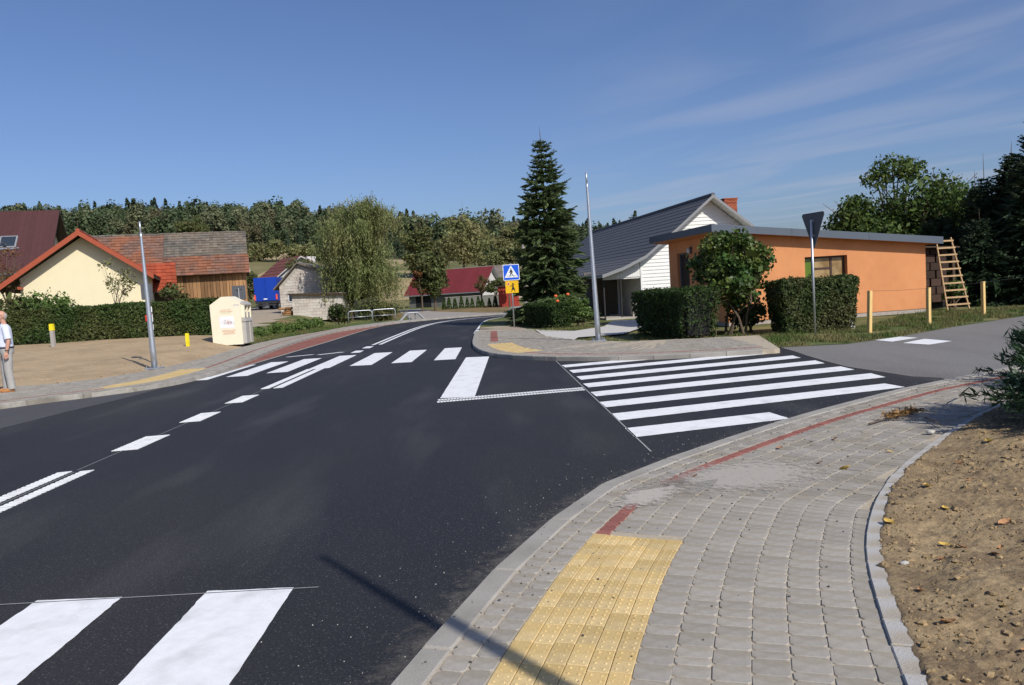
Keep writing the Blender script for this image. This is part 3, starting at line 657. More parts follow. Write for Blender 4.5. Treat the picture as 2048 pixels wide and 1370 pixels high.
# garden soil bed on the right
def soil_h(x, y, d):
    f = min(1, max(d-.06, 0)/.3); g = .35+.65*min(1, max(0, .5+1.6*noise.noise((x*1.9, y*1.9, 11))))
    return .087+.055*min(1, max(0, d)/1.2)+f*(.05*noise.noise((x*1.3, y*1.3, 1))+.022*noise.noise((x*5, y*5, 2))+g*(.022*abs(noise.noise((x*12, y*12, 4)))+.024*abs(noise.noise((x*24, y*24, 6)))+.015*noise.noise((x*45, y*45, 8))))
def soil():
    us = np.concatenate([np.arange(0, 2.6, .020), np.arange(2.6, 5.2, .05)]); ys = np.arange(1.4, 9.4, .021); ex = np.array([p.x for p in EDGE_NEAR]); ey = np.array([p.y for p in EDGE_NEAR]); V = []; nx = len(us); F = []
    for y in ys:
        xe = float(np.interp(y, ey, ex)); d0 = .075+.03*noise.noise((2, y*3.1, 5))+.022*noise.noise((7, y*9, 5))+.010*noise.noise((9, y*24, 5))
        for i, u in enumerate(us): d = d0+u; V.append((xe+d, y, soil_h(xe+d, y, d) if i else .075))
    for j in range(len(ys)-1):
        for i in range(nx-1): F.append((j*nx+i, j*nx+i+1, (j+1)*nx+i+1, (j+1)*nx+i))
    npmesh('soil_bed', V, F, MT['dirt2'], None, smooth=True, kind='structure', label='dug brown garden soil beside the foreground pavement')
    mb = MB(); r = random.Random(3)
    for k in range(8500):
        y = r.uniform(1.5, 9.3); x = np.interp(y, ey, ex)+abs(r.gauss(.1, 1.2))
        if x < np.interp(y, ey, ex)+.085 or x > 8: continue
        if noise.noise((x*1.8, y*1.8, 11)) < -.12 and r.random() < .75: continue
        d = x-np.interp(y, ey, ex); s = min(.022, .0025+r.expovariate(1/.0042)); z = soil_h(x, y, d)+.1*s
        k0 = len(mb.v); sm = s > .015; mb.ball((x, y, z), s, 7 if sm else 5, 5 if sm else 3, (r.uniform(.7, 1.3), r.uniform(.7, 1.3), r.uniform(.5, .9)))
        for q in range(k0, len(mb.v)):
            p = Vector(mb.v[q]); c = Vector((x, y, z)); f = 1+.8*noise.noise(p*(.9/s)+Vector((k, 0, 0)))+.5*noise.noise(p*(2.2/s)); mb.v[q] = tuple(c+(p-c)*f)
    mb.build('soil_clods', MT['clod'], None, kind='stuff', label='crumbs and clods of brown soil', smooth=False)
    return ex, ey
EX, EY = soil()
def soil_z(x, y): return soil_h(x, y, x-float(np.interp(y, EY, EX)))

def lot_clods():
    mb = MB(); r = random.Random(9)
    for k in range(900):
        y = r.uniform(19, 33.6); x = x0(y)-.4-r.expovariate(1/4.5); s = .006+r.expovariate(1/.009); s = min(s, .04)
        mb.ball((x, y, gz2(x, y)+.2*s), s, 5, 3, (1, 1, .6))
    mb.build('lot_clods', MT['dirt'], None, kind='stuff', label='small clods on the bare tan lot')
lot_clods()

def grass(name, label, polys, n, h=.09, seed=1):
    rng = np.random.default_rng(seed); P = []
    for poly, z, share in polys:
        xs = [p[0] for p in poly]; ys = [p[1] for p in poly]; k = 0
        while k < n*share:
            x = rng.uniform(min(xs), max(xs)); y = rng.uniform(min(ys), max(ys))
            if inside(poly, x, y) and noise.noise((x*.9, y*.9, 7)) > -.22: P.append((x, y, z)); k += 1
    P = np.array(P); m = len(P); hh = h*np.exp(rng.normal(size=m)*.4); a = rng.uniform(0, 6.28, m); w = .006+.006*rng.random(m); dx = np.stack([np.cos(a), np.sin(a), 0*a], 1)
    lean = np.stack([rng.normal(size=m)*.35, rng.normal(size=m)*.35, np.ones(m)], 1)*hh[:, None]
    V = np.stack([P-dx*w[:, None], P+dx*w[:, None], P+lean], 1).reshape(-1, 3); npmesh(name, V, np.arange(3*m).reshape(m, 3), LF['grassblade'], None, kind='stuff', label=label)
verge_strip = [(6.2, 17.4), (7.85, 17.05), (9.5, 17.95), (11.9, 19.75), (15.5, 22.1), (20, 25), (20, 26), (14, 25.9), (11, 22), (7, 20.6)]
grass('verge_grass', 'short grass on the verge beside the side road', [(verge_strip, .012, 1)], 26000, .07, 2)
grass('island_grass', 'green grass strip around the lighting pole', [([(2.5, 22.6), (3.5, 20.8), (5.4, 20.3), (7, 20.1), (7, 23), (5, 24), (3, 23.6)], .012, .6), ([(1.7, 28.5), (2.7, 27.3), (4.4, 29.6), (3.4, 31), (1.7, 30.5)], .012, .4)], 12000, .06, 3)
grass('lawn_grass', 'green grass beside the left pavement', [([(-9.95, 31.6), (-9.85, 36), (-9.2, 40.2), (-8.6, 46.5), (-10.5, 48), (-12.2, 42), (-12.6, 36), (-11.2, 32)], .11, 1)], 14000, .10, 4)

# ---------------------------------------------------------------- building helpers
def course_roof(mb, A, B, C, D, rows, cols=1, th=.03, lap=.01, jit=0.0, rnd=random):
    """roof slope A-B (eave) to D-C (ridge) laid as overlapping rows (and tiles)"""
    A, B, C, D = (Vector(p) for p in (A, B, C, D)); n = (B-A).cross(D-A).normalized()
    if n.z < 0: n = -n
    for r in range(rows):
        t0, t1 = r/rows, min(1, (r+1.06)/rows)
        for c in range(cols):
            s0, s1 = c/cols, (c+(.985 if cols > 1 else 1))/cols
            q = [A.lerp(B, s0).lerp(D.lerp(C, s0), t0), A.lerp(B, s1).lerp(D.lerp(C, s1), t0), A.lerp(B, s1).lerp(D.lerp(C, s1), t1), A.lerp(B, s0).lerp(D.lerp(C, s0), t1)]
            j = n*(rnd.gauss(0, jit) if jit else 0); lo = n*(th+lap); hi = n*lap*.2
            mb.hexa([q[0]+j, q[1]+j, q[2]+j-n*th, q[3]+j-n*th, q[0]+lo+j, q[1]+lo+j, q[2]+hi+j, q[3]+hi+j])
    return mb
def gable(name, label, cat, loc, rz, W, L, eh, rh, mats, oh=.35, og=.4, rows=10, cols=1, jit=0, th=.12, asym=0, roofname='roof', group=None, barge=None):
    """gable house; gable end at local y=0 facing -y"""
    t = thing(name, label, cat, loc, rz, group); w = W/2; rx = asym
    mb = MB(); mb.extrude([(-w, 0, 0), (w, 0, 0), (w, 0, eh), (rx, 0, rh), (-w, 0, eh)], (0, L, 0)); mb.build('wall', mats[0], t)
    sl = (rh-eh)/(w+rx); sr = (rh-eh)/(w-rx)
    for sgn, s in ((-1, sl), (1, sr)):
        e = Vector((sgn*(w+oh), -og, eh-s*oh)); r = Vector((rx, -og, rh)); E = e+Vector((0, L+2*og, 0)); Rr = r+Vector((0, L+2*og, 0)); up = Vector((0, 0, th))
        m = MB(); m.slab([e, E, Rr, r] if sgn > 0 else [E, e, r, Rr], up); ro = m.build(roofname, mats[2] if len(mats) > 2 else mats[1], t)
        m = MB(); course_roof(m, e+up*1.02, E+up*1.02, Rr+up*1.02, r+up*1.02, rows, cols, .012, .03, jit); m.build('roof_covering', mats[1], ro, **({'kind': 'stuff'} if cols > 1 else {}))
        if barge:
            m = MB(); d = (r-e); nn = Vector((0, -.03, 0)); m.hexa([e+nn+Vector((0, -.02, -.16)), r+nn+Vector((0, -.02, -.16)), r+Vector((0, -.004, -.16)), e+Vector((0, -.004, -.16)), e+nn+up*1.3, r+nn+up*1.3, r+Vector((0, -.004, 0))+up*1.3, e+Vector((0, -.004, 0))+up*1.3]); m.build('barge_board', barge, ro)
    m = MB(); m.tube([(rx, -og-.01, rh+th), (rx, L+og+.01, rh+th)], .09, 8); m.build('ridge_cap', mats[1], t)
    return t
def window(parent, x0_, x1_, z0, z1, y, frame, pane, bars=(1,), depth=.05, w=.06, name='window'):
    f = MB()
    f.box((x0_, y-depth, z0), (x0_+w, y, z1)); f.box((x1_-w, y-depth, z0), (x1_, y, z1)); f.box((x0_+w, y-depth, z0), (x1_-w, y, z0+w)); f.box((x0_+w, y-depth, z1-w), (x1_-w, y, z1))
    o = f.build(name, frame, parent); p = MB(); p.box((x0_+w, y-depth*.35, z0+w), (x1_-w, y-.004, z1-w)); p.build('pane', pane, o); return o

# ---------------------------------------------------------------- orange building
def orange_house():
    rz = math.atan2(1.1, 7.23); t = thing('orange_building', 'low orange rendered building with a sloping dark grey flat roof edge', 'building', (7.72, 25.1, .03), rz)
    Lx, Ly = 7.32, 4.9; hl, hr = 3.06, 2.36  # wall top at left and right
    top = lambda x: hl+(hr-hl)*x/Lx
    wx0, wx1, wz0, wz1 = 2.80, 4.36, .95, 2.13
    m = MB()   # front wall with window opening, thickness .3
    for a, b, z0, z1a, z1b in ((0, wx0, .14, top(0), top(wx0)), (wx1, Lx, .14, top(wx1), top(Lx)), (wx0, wx1, .14, wz0, wz0), (wx0, wx1, wz1, top(wx0), top(wx1))):
        if a == wx0 and z0 == wz1: m.hexa([(a, 0, wz1), (b, 0, wz1), (b, .3, wz1), (a, .3, wz1), (a, 0, z1a), (b, 0, z1b), (b, .3, z1b), (a, .3, z1a)])
        else: m.hexa([(a, 0, z0), (b, 0, z0), (b, .3, z0), (a, .3, z0), (a, 0, z1a), (b, 0, z1b), (b, .3, z1b), (a, .3, z1a)])
    m.v = [(x, y, z if z != wz1 or True else z) for x, y, z in m.v]
    d0, d1, dzt = 3.0, 4.1, 2.62    # door in the left wall
    for a, b, z0 in ((.3, d0, .14), (d1, Ly, .14), (d0, d1, dzt)): m.box((0, a, z0), (.3, b, hl))
    m.box((Lx-.3, .3, .14), (Lx, Ly, hr)); m.hexa([(.3, Ly-.3, .14), (Lx-.3, Ly-.3, .14), (Lx-.3, Ly, .14), (.3, Ly, .14), (.3, Ly-.3, top(.3)), (Lx-.3, Ly-.3, top(Lx-.3)), (Lx-.3, Ly, top(Lx-.3)), (.3, Ly, top(.3))])
    m.build('wall', MT['orange'], t)
    MB().box((.02, .02, 0), (Lx-.02, .28, .139)).box((.02, .281, 0), (.28, Ly-.02, .139)).build('plinth', MT['plinth'], t)
    # roof slab and fascia
    ox0, ox1, oy0, oy1 = -.62, Lx+.42, -.36, Ly+.42; rt = lambda x: top(x)+.005
    m = MB(); m.hexa([(ox0+.03, oy0+.03, rt(ox0)), (ox1-.03, oy0+.03, rt(ox1)), (ox1-.03, oy1-.03, rt(ox1)), (ox0+.03, oy1-.03, rt(ox0))]+[(ox0+.03, oy0+.03, rt(ox0)+.19), (ox1-.03, oy0+.03, rt(ox1)+.19), (ox1-.03, oy1-.03, rt(ox1)+.19), (ox0+.03, oy1-.03, rt(ox0)+.19)])
    r = m.build('roof', MT['soffit'] if False else MT['orange'], t)
    zf0, zf1 = -.012, .225
    def band(p, q, n):
        m = MB(); k = 3
        for i in range(k):
            a = (p[0]+(q[0]-p[0])*i/k, p[1]+(q[1]-p[1])*i/k); b = (p[0]+(q[0]-p[0])*(i+.997)/k, p[1]+(q[1]-p[1])*(i+.997)/k)
            m.hexa([(a[0], a[1], rt(a[0])+zf0), (b[0], b[1], rt(b[0])+zf0), (b[0]+n[0], b[1]+n[1], rt(b[0])+zf0), (a[0]+n[0], a[1]+n[1], rt(a[0])+zf0)]+[(a[0], a[1], rt(a[0])+zf1), (b[0], b[1], rt(b[0])+zf1), (b[0]+n[0], b[1]+n[1], rt(b[0])+zf1), (a[0]+n[0], a[1]+n[1], rt(a[0])+zf1)])
        m.build('fascia', MT['fascia'], r)
    band((ox0, oy0), (ox1, oy0), (0, .028)); band((ox0, oy0+.029), (ox0, oy1-.029), (.028, 0)); band((ox1-.028, oy0+.029), (ox1-.028, oy1-.029), (.028, 0)); band((ox0, oy1-.028), (ox1, oy1-.028), (0, .028))
    # window, three lights, the left one green
    fy = .16; f = MB()
    for a, b in ((wx0, wx0+.06), (wx1-.06, wx1)): f.box((a, fy, wz0), (b, fy+.07, wz1))
    f.box((wx0+.06, fy, wz0), (wx1-.06, fy+.07, wz0+.06)); f.box((wx0+.06, fy, wz1-.06), (wx1-.06, fy+.07, wz1)); f.box((wx0+.34, fy, wz0+.06), (wx0+.40, fy+.07, wz1-.06)); f.box((wx0+1.02, fy, wz0+.06), (wx0+1.09, fy+.07, wz1-.06)); f.box((wx0+.40, fy, 1.70), (wx0+1.02, fy+.07, 1.76))
    w = f.build('window', MT['brownframe'], t); 
    for a, b, c, d, mt in ((wx0+.06, wx0+.34, wz0+.06, wz1-.06, 'greenpane'), (wx0+.40, wx0+1.02, wz0+.06, 1.70, 'curtain'), (wx0+.40, wx0+1.02, 1.76, wz1-.06, 'curtain'), (wx0+1.09, wx1-.06, wz0+.06, wz1-.06, 'curtain')): MB().box((a, fy+.025, c), (b, fy+.04, d)).build('pane', MT[mt], w)
    # door recess
    df = MB(); df.box((.1, d0, .14), (.22, d0+.07, dzt)); df.box((.1, d1-.07, .14), (.22, d1, dzt)); df.box((.1, d0+.07, dzt-.07), (.22, d1-.07, dzt)); d = df.build('door_frame', MT['darkframe'], t)
    leaf = MB()
    for k in range(6): leaf.box((.15, d0+.075+k*.158, .15), (.19, d0+.075+k*.158+.152, dzt-.075))
    dl = leaf.build('door', MT['darkdoor'], t); MB().tube([(.10, d0+.2, 1.2), (.10, d0+.32, 1.2)], .012, 6).build('handle', MT['galv'], dl)
    lampy = 2.75; b = MB().box((-.05, lampy-.07, 2.55), (-.002, lampy+.07, 2.80)).build('wall_lamp', MT['darkframe'], t); MB().ball((-.11, lampy, 2.66), .085, 10, 6, (.8, 1, 1.25)).build('lamp_globe', MT['lampglass'], b)
orange_house()

# ---------------------------------------------------------------- white clapboard house with grey steel roof
def white_house():
    rz = R(7.9); t = thing('white_house', 'white clapboard cottage with a flared dark grey steel roof and brick chimney', 'house', (10.35, 36.0, 0), rz)
    # local: x along gable, ridge at x=0, y back
    rake = [(-5.45, 2.06), (-4.4, 2.38), (-3.35, 2.84), (-1.78, 4.02), (0, 5.44), (1.75, 4.08), (3.4, 2.8)]
    L = 20.5; wl, wr = -3.38, 3.2; bz = .22
    zat = lambda x: interp(x, [p[0] for p in rake], [p[1] for p in rake])
    mb = MB(); mb.extrude([(wl, .06, 0), (wr, .06, 0), (wr, .06, zat(wr)-.1), (0, .06, 5.3), (-1.78, .06, 3.9), (wl, .06, zat(wl)-.1)], (0, L-.4, 0)); mb.build('wall', MT['siding'], t)
    z = bz; k = 0
    while z < 5.2:     # clapboards, each its own board
        z1 = min(z+.165, 5.24)
        xl = wl if z1 < zat(wl)-.12 else -interp(z1+.10, [2.84, 4.02, 5.44], [3.35, 1.78, 0]); xr = wr if z1 < zat(wr)-.12 else interp(z1+.10, [2.8, 4.08, 5.44], [3.4, 1.75, 0])
        if xr-xl > .1: MB().hexa([(xl, .012, z), (xr, .012, z), (xr, .057, z), (xl, .057, z), (xl, .040, z1+.012), (xr, .040, z1+.012), (xr, .057, z1+.012), (xl, .057, z1+.012)]).build('siding_board', MT['siding'], t)
        z += .165
    MB().box((wl-.09, -.03, 0), (wl-.003, .09, zat(wl)-.12)).build('corner_post', MT['siding'], t)
    # roof slopes (left one flared over the porch)
    og = .55
    for nm, seq in (('roof', rake[:5]), ('roof', rake[4:])):
        m = MB(); c = MB()
        for (xa, za), (xb, zb) in zip(seq[:-1], seq[1:]): m.hexa([(xa, -og, za-.10), (xb, -og, zb-.10), (xb, L, zb-.10), (xa, L, za-.10), (xa, -og, za), (xb, -og, zb), (xb, L, zb), (xa, L, za)])
        o = m.build(nm, MT['soffit'], t)
        for (xa, za), (xb, zb) in zip(seq[:-1], seq[1:]):
            n = max(2, int(round(math.hypot(xb-xa, zb-za)/.34)))
            if xa < 0: course_roof(c, (xa, -og-.02, za+.015), (xa, L, za+.015), (xb, L, zb+.015), (xb, -og-.02, zb+.015), n, 1, .008, .009)
            else: course_roof(c, (xb, -og-.02, zb+.015), (xb, L, zb+.015), (xa, L, za+.015), (xa, -og-.02, za+.015), n, 1, .008, .009)
        c.build('roof_covering', MT['roofgrey'], o)
        v = MB()   # rake trim
        for (xa, za), (xb, zb) in zip(seq[:-1], seq[1:]): v.hexa([(xa, -og-.05, za-.11), (xb, -og-.05, zb-.11), (xb, -og-.022, zb-.11), (xa, -og-.022, za-.11), (xa, -og-.05, za+.035), (xb, -og-.05, zb+.035), (xb, -og-.022, zb+.035), (xa, -og-.022, za+.035)])
        v.build('rake_trim', MT['trimgrey'], o)
    MB().tube([(0, -og-.03, 5.46), (0, L, 5.46)], .10, 8).build('ridge_cap', MT['roofgrey'], t)
    # porch: white board spandrel, back and side boards with porch shade put into their colour, post
    s = MB(); n = 15; xa, xb = -5.25, wl-.1
    for k in range(n):
        a, b = xa+(xb-xa)*k/n, xa+(xb-xa)*(k+.94)/n; s.hexa([(a, .0, 1.93), (b, .0, 1.93), (b, .03, 1.93), (a, .03, 1.93), (a, .0, zat(a)-.11), (b, .0, zat(b)-.11), (b, .03, zat(b)-.11), (a, .03, zat(a)-.11)])
    s.build('porch_spandrel', MT['siding'], t)
    MB().box((xa, .031, 1.86), (xb, .12, 1.93)).build('porch_beam', MT['soffit'], t)
    MB().box((-4.43, .05, 0), (-4.38, .10, 1.86)).build('porch_post', MT['chassis'], t); MB().box((-5.25, .05, 0), (-5.19, .11, 1.86)).build('porch_post', MT['chassis'], t)
    MB().box((-5.2, 0, 0), (wl-.1, 3, .10)).build('porch_floor', MT['mortar'], t); MB().box((-5.2, 3.6, .10), (wl-.1, 3.7, 2.3)).build('porch_wall', MT['porchshade'], t); MB().box((-5.25, 1.2, .10), (-5.2, 3.6, 2.0)).build('porch_side', MT['porchshade'], t)
    MB().box((-3.9, .03, .1), (-3.7, .4, .75)).build('porch_step', MT['mortar'], t)
    # brick chimney
    cx, cy, zb, zt = 1.45, 1.0, 4.0, 5.36; core = MB().box((cx-.30, cy-.30, zb), (cx+.30, cy+.30, zt-.005)); c = core.build('chimney', MT['mortar'], t); bm_ = MB(); z = zb; row = 0
    while z < zt-.02:
        g = .035 if z > zt-.2 else .012; h = .30+g; off = (row % 2)*.12
        for side_ in range(4):
            a = -h+ (off if True else 0)
            segs = [(-h, -h+.13+off)]; q = -h+.14+off
            while q < h: segs.append((q, min(h, q+.24))); q += .25
            for a, b in segs:
                if b-a < .03: continue
                if side_ == 0: bm_.box((cx+a, cy-h, z), (cx+b, cy-h+.05, z+.065))
                elif side_ == 1: bm_.box((cx+a, cy+h-.05, z), (cx+b, cy+h, z+.065))
                elif side_ == 2: bm_.box((cx-h-.001, cy+a+.05, z), (cx-h+.049, cy+b-.05, z+.065)) if b-a > .12 else None
                else: bm_.box((cx+h-.049, cy+a+.05, z), (cx+h+.001, cy+b-.05, z+.065)) if b-a > .12 else None
        z += .075; row += 1
    bm_.build('chimney_bricks', MT['brick'], c, kind='stuff'); MB().box((cx-.36, cy-.36, zt), (cx+.36, cy+.36, zt+.05)).build('chimney_cap', MT['brick'], c)
    # dark plant pots on the porch
white_house()

# ---------------------------------------------------------------- left side houses
YH = thing('cream_house', 'cream rendered house with red tiled gable roof behind the hedge', 'house', (-21.35, 41.3, .62), R(19.5))
def cream_house():
    t = YH; W = 5.9; L = 5.2; eh = 3.14; rh = 5.28; w = W/2
    MB().extrude([(-w, 0, 0), (w, 0, 0), (w, 0, eh), (0, 0, rh-.1), (-w, 0, eh)], (0, L, 0)).build('wall', MT['cream'], t)
    s = (rh-eh)/w; og = .75
    for sg in (-1, 1):
        ext = .92 if sg < 0 else .42; e = Vector((sg*(w+ext), -og, eh-s*ext*.92)); r = Vector((0, -og, rh)); D = Vector((0, L+og*1.3, 0)); up = Vector((0, 0, .16))
        m = MB(); m.slab([e, e+D, r+D, r], up); ro = m.build('roof', MT['darkwood'], t); m = MB()
        course_roof(m, e+up*1.03, e+D+up*1.03, r+D+up*1.03, r+up*1.03, 11, 22, .02, .035, .004); m.build('roof_tiles', MT['roofred'], ro, kind='stuff')
        m = MB(); m.hexa([e+Vector((0, -.035, -.06)), r+Vector((0, -.035, -.06)), r+Vector((0, -.004, -.06)), e+Vector((0, -.004, -.06)), e+Vector((0, -.035, .22)), r+Vector((0, -.035, .22)), r+Vector((0, -.004, .22)), e+Vector((0, -.004, .22))]); m.build('barge_board', MT['roofred'], ro)
    MB().tube([(0, -og-.02, rh+.2), (0, L+og*1.2, rh+.2)], .10, 8).build('ridge_cap', MT['roofred'], t)
    MB().box((-w-.02, -.55, eh-.55), (-w+.14, -.02, eh-.42)).build('eave_bracket', MT['roofred'], t)
    MB().box((-.3, -.03, 1.35), (1.0, -.004, 1.47)).build('lintel', MT['darkframe'], t)
    MB().box((-w-1.1, .3, 0), (-w-.98, .42, 2.1)).build('carport_post', MT['darkwood'], t)
cream_house()
def maroon_house():
    t = thing('maroon_house', 'tall house under a steep plain maroon sheet roof with one skylight', 'house', (-30.3, 54.7, .9), R(107)); W, L = 7.6, 11.5; eh, rh = 4.45, 8.05; w = W/2
    # ridge runs along local y; local -y end is the right gable
    MB().extrude([(-w, 0, 0), (w, 0, 0), (w, 0, eh), (0, 0, rh), (-w, 0, eh)], (0, L, 0)).build('wall', MT['cream'], t)
    s = (rh-eh)/w; og = .7; oh = .8
    for sg in (-1, 1):
        e = Vector((sg*(w+oh), -og, eh-s*oh)); r = Vector((0, -og, rh)); D = Vector((0, L+2*og, 0)); up = Vector((0, 0, .14)); m = MB(); m.slab([e, e+D, r+D, r], up); ro = m.build('roof', MT['darkwood'], t)
        m = MB(); n = 40
        for k in range(n):
            a, b = k/n, (k+.985)/n; q = [e+D*a, e+D*b, r+D*b, r+D*a]; m.slab([p+up*1.04 for p in q], (0, 0, .03))
        m.build('roof_sheet', MT['roofmaroon'], ro)
        if sg < 0:
            d = (r-e).normalized(); nrm = Vector((-s, 0, 1)).normalized()
            c0 = e.lerp(r, .37)+Vector((0, og+1.45, 0))+up*1.3
            f = MB(); f.slab([c0, c0+Vector((0, 1.0, 0)), c0+Vector((0, 1.0, 0))+d*1.15, c0+d*1.15], nrm*.10); fo = f.build('skylight', MT['galv_dull'], ro)
            c1 = c0+Vector((0, .08, 0))+d*.08+nrm*.102; MB().slab([c1, c1+Vector((0, .84, 0)), c1+Vector((0, .84, 0))+d*.98, c1+d*.98], nrm*.012).build('skylight_pane', MT['glass'], fo)
            g = c0+Vector((0, -.18, 0))-d*.16; MB().slab([g, g+Vector((0, 1.36, 0)), g+Vector((0, 1.36, 0))+d*.14, g+d*.14], nrm*.05).build('flashing', MT['galv'], fo)
    MB().tube([(-w-oh, -og, eh-s*oh+.02), (-w-oh, L+og, eh-s*oh+.02)], .08, 8).build('gutter', MT['darkframe'], t)
    return t
MH = maroon_house()

def barn():
    # long barn: ridge along local x, front slope facing local -y
    t = thing('old_barn', 'old timber barn with patched red and grey tile roof', 'barn', (-19.95, 48.7, .72), R(17)); L0, L1 = -4.9, 4.45; D = 5.2; eh, rh = 3.45, 5.8
    MB().extrude([(L1, 0, 0), (L1, D, 0), (L1, D, eh), (L1, D/2, rh-.1), (L1, 0, eh)], (L0-L1, 0, 0)).build('wall', MT['darkwood'], t)
    x = .05; k = 0
    while x < L1-.02:   # vertical planks
        w = random.uniform(.15, .24); x1 = min(L1, x+w-.022); MB().box((x, -.045-random.random()*.02, .0), (x1, -.004, eh-.02)).build('plank', MT['wood'], t); x += w
    y = .0
    while y < D-.05:
        w = random.uniform(.16, .22); MB().box((L1+.004, y, 0), (L1+.04, min(D, y+w-.012), eh-.02)).build('plank', MT['wood'], t); y += w
    oh = .45; s = (rh-eh)/(D/2); ez = eh-s*oh; ex1 = L1+.25
    e0, r0 = Vector((L0, -oh, ez)), Vector((L0, D/2, rh)); up = Vector((0, 0, .1))
    for sg in (0, 1):
        ya = -oh if sg == 0 else D+oh; m = MB(); m.slab([(L0, ya, ez), (ex1, ya, ez), (ex1, D/2, rh), (L0, D/2, rh)], up); ro = m.build('roof', MT['darkwood'], t)
        if sg == 0:
            A = lambda x, f: Vector((x, -oh+(D/2+oh)*f, ez+(rh-ez)*f))+up*1.03
            m = MB(); course_roof(m, A(L0, 0), A(-.35, 0), A(-.35, 1), A(L0, 1), 15, 18, .016, .028, .006); m.build('old_red_tiles', MT['roofoldred'], ro, kind='stuff')
            m = MB(); course_roof(m, A(-.34, .43), A(ex1, .43), A(ex1, 1), A(-.34, 1), 9, 22, .016, .028, .007); m.build('grey_tiles', MT['roofoldgrey'], ro, kind='stuff')
            m = MB(); course_roof(m, A(-.34, -.03), A(ex1+.06, -.03), A(ex1+.06, .43), A(-.34, .43), 7, 20, .02, .034, .005); m.build('red_tiles', MT['roofoldred'], ro, kind='stuff')
        else:
            m = MB(); course_roof(m, (L0, ya, ez+.1), (ex1, ya, ez+.1), (ex1, D/2, rh+.1), (L0, D/2, rh+.1), 12, 1, .016, .03); m.build('roof_covering', MT['roofoldred'], ro)
    m = MB(); x = L0
    while x < ex1: m.tube([(x, D/2, rh+.12+random.gauss(0, .012)), (min(x+.36, ex1), D/2, rh+.12+random.gauss(0, .012))], .085, 6); x += .38
    m.build('ridge_tiles', MT['roofoldgrey'], t, kind='stuff')
    MB().tube([(ex1+.02, D/2, 3.2), (ex1+.02, D/2, 3.5)], .05, 6).build('insulator', MT['white'], t)
barn()
def annex():
    t = thing('tiled_annex', 'small shed with bright red tiled lean roof between cream house and barn', 'shed', (-18.9, 46.4, .72), R(22)); 
    MB().box((-1.9, .6, 0), (.1, 2.0, 2.0)).build('wall', MT['darkwood'], t); m = MB(); m.slab([(-2.2, -.2, 2.05), (.28, -.2, 2.05), (.28, 2.4, 3.85), (-2.2, 2.4, 3.85)], (0, 0, .08)); ro = m.build('roof', MT['darkwood'], t)
    m = MB(); course_roof(m, (-2.2, -.2, 2.135), (.28, -.2, 2.135), (.28, 2.4, 3.935), (-2.2, 2.4, 3.935), 8, 9, .02, .04, .003); m.build('roof_tiles', MT['roofred'], ro, kind='stuff')
    MB().box((.29, -.2, 1.95), (.33, -.1, 2.2)).box((.1, -.12, 0), (.22, 0, 2.03)).build('post', MT['darkwood'], t); MB().tube([(.16, -.06, 1.3), (-.7, -.06, 2.0)], .05, 6).build('brace', MT['darkwood'], t)
annex()

def masonry(mb, x0_, x1_, z0, z1, y, topf=None, bw=.42, bh=.2, th=.03, holes=()):
    z = z0; r = 0
    while z < z1:
        x = x0_-(r % 2)*bw/2
        while x < x1_:
            a, b = max(x, x0_), min(x+bw-.012, x1_); zt = z+bh-.013; ok = b-a > .05
            if ok and topf: ok = topf((a+b)/2) > zt and topf(a) > zt-.02 and topf(b) > zt-.02
            for h in holes:
                if b > h[0] and a < h[1] and zt > h[2] and z < h[3]: ok = False
            if ok: mb.box((a, y-th-random.random()*.012, z), (b, y, zt))
            x += bw
        z += bh; r += 1
def grey_barn():
    t = thing('block_barn', 'whitewashed concrete block barn with dark sheet roof beside the birch', 'barn', (-14.4, 64, .33), R(-3)); t.scale = (.914,)*3; w0, w1, px_, ph = -3.3, 3.4, -1.45, 5.0; el, er = 3.1, 3.2; L = 9
    MB().extrude([(w0, 0, 0), (w1, 0, 0), (w1, 0, er), (px_, 0, ph), (w0, 0, el)], (0, L, 0)).build('wall', MT['mortar'], t)
    tf = lambda x: interp(x, [w0, px_, w1], [el, ph, er]); m = MB(); masonry(m, w0, w1, .05, 5.2, -.002, tf, .5, .25, .03, ((-2.55, -2.1, 1.6, 2.35),)); m.build('wall_blocks', MT['brickwhite'], t, kind='stuff')
    window(t, -2.55, -2.1, 1.6, 2.35, -.004, MT['white'], MT['glass'], depth=.04, w=.05)
    for a, b, za, zb in ((w0-.45, px_, el-.38, ph), (px_, w1+.45, ph, er-.2)):
        m = MB(); m.hexa([(a, -.4, za), (b, -.4, zb), (b, L+.3, zb), (a, L+.3, za), (a, -.4, za+.1), (b, -.4, zb+.1), (b, L+.3, zb+.1), (a, L+.3, za+.1)]); ro = m.build('roof', MT['roofasb'], t)
        m = MB(); n = 6
        if a < px_ and b == px_: course_roof(m, (a, -.42, za+.11), (a, L+.3, za+.11), (b, L+.3, zb+.11), (b, -.42, zb+.11), n, 9, .01, .03, .004)
        else: course_roof(m, (b, -.42, zb+.11), (b, L+.3, zb+.11), (a, L+.3, za+.11), (a, -.42, za+.11), n, 9, .01, .03, .004)
        m.build('roof_sheets', MT['roofasb'], ro, kind='stuff')
grey_barn()
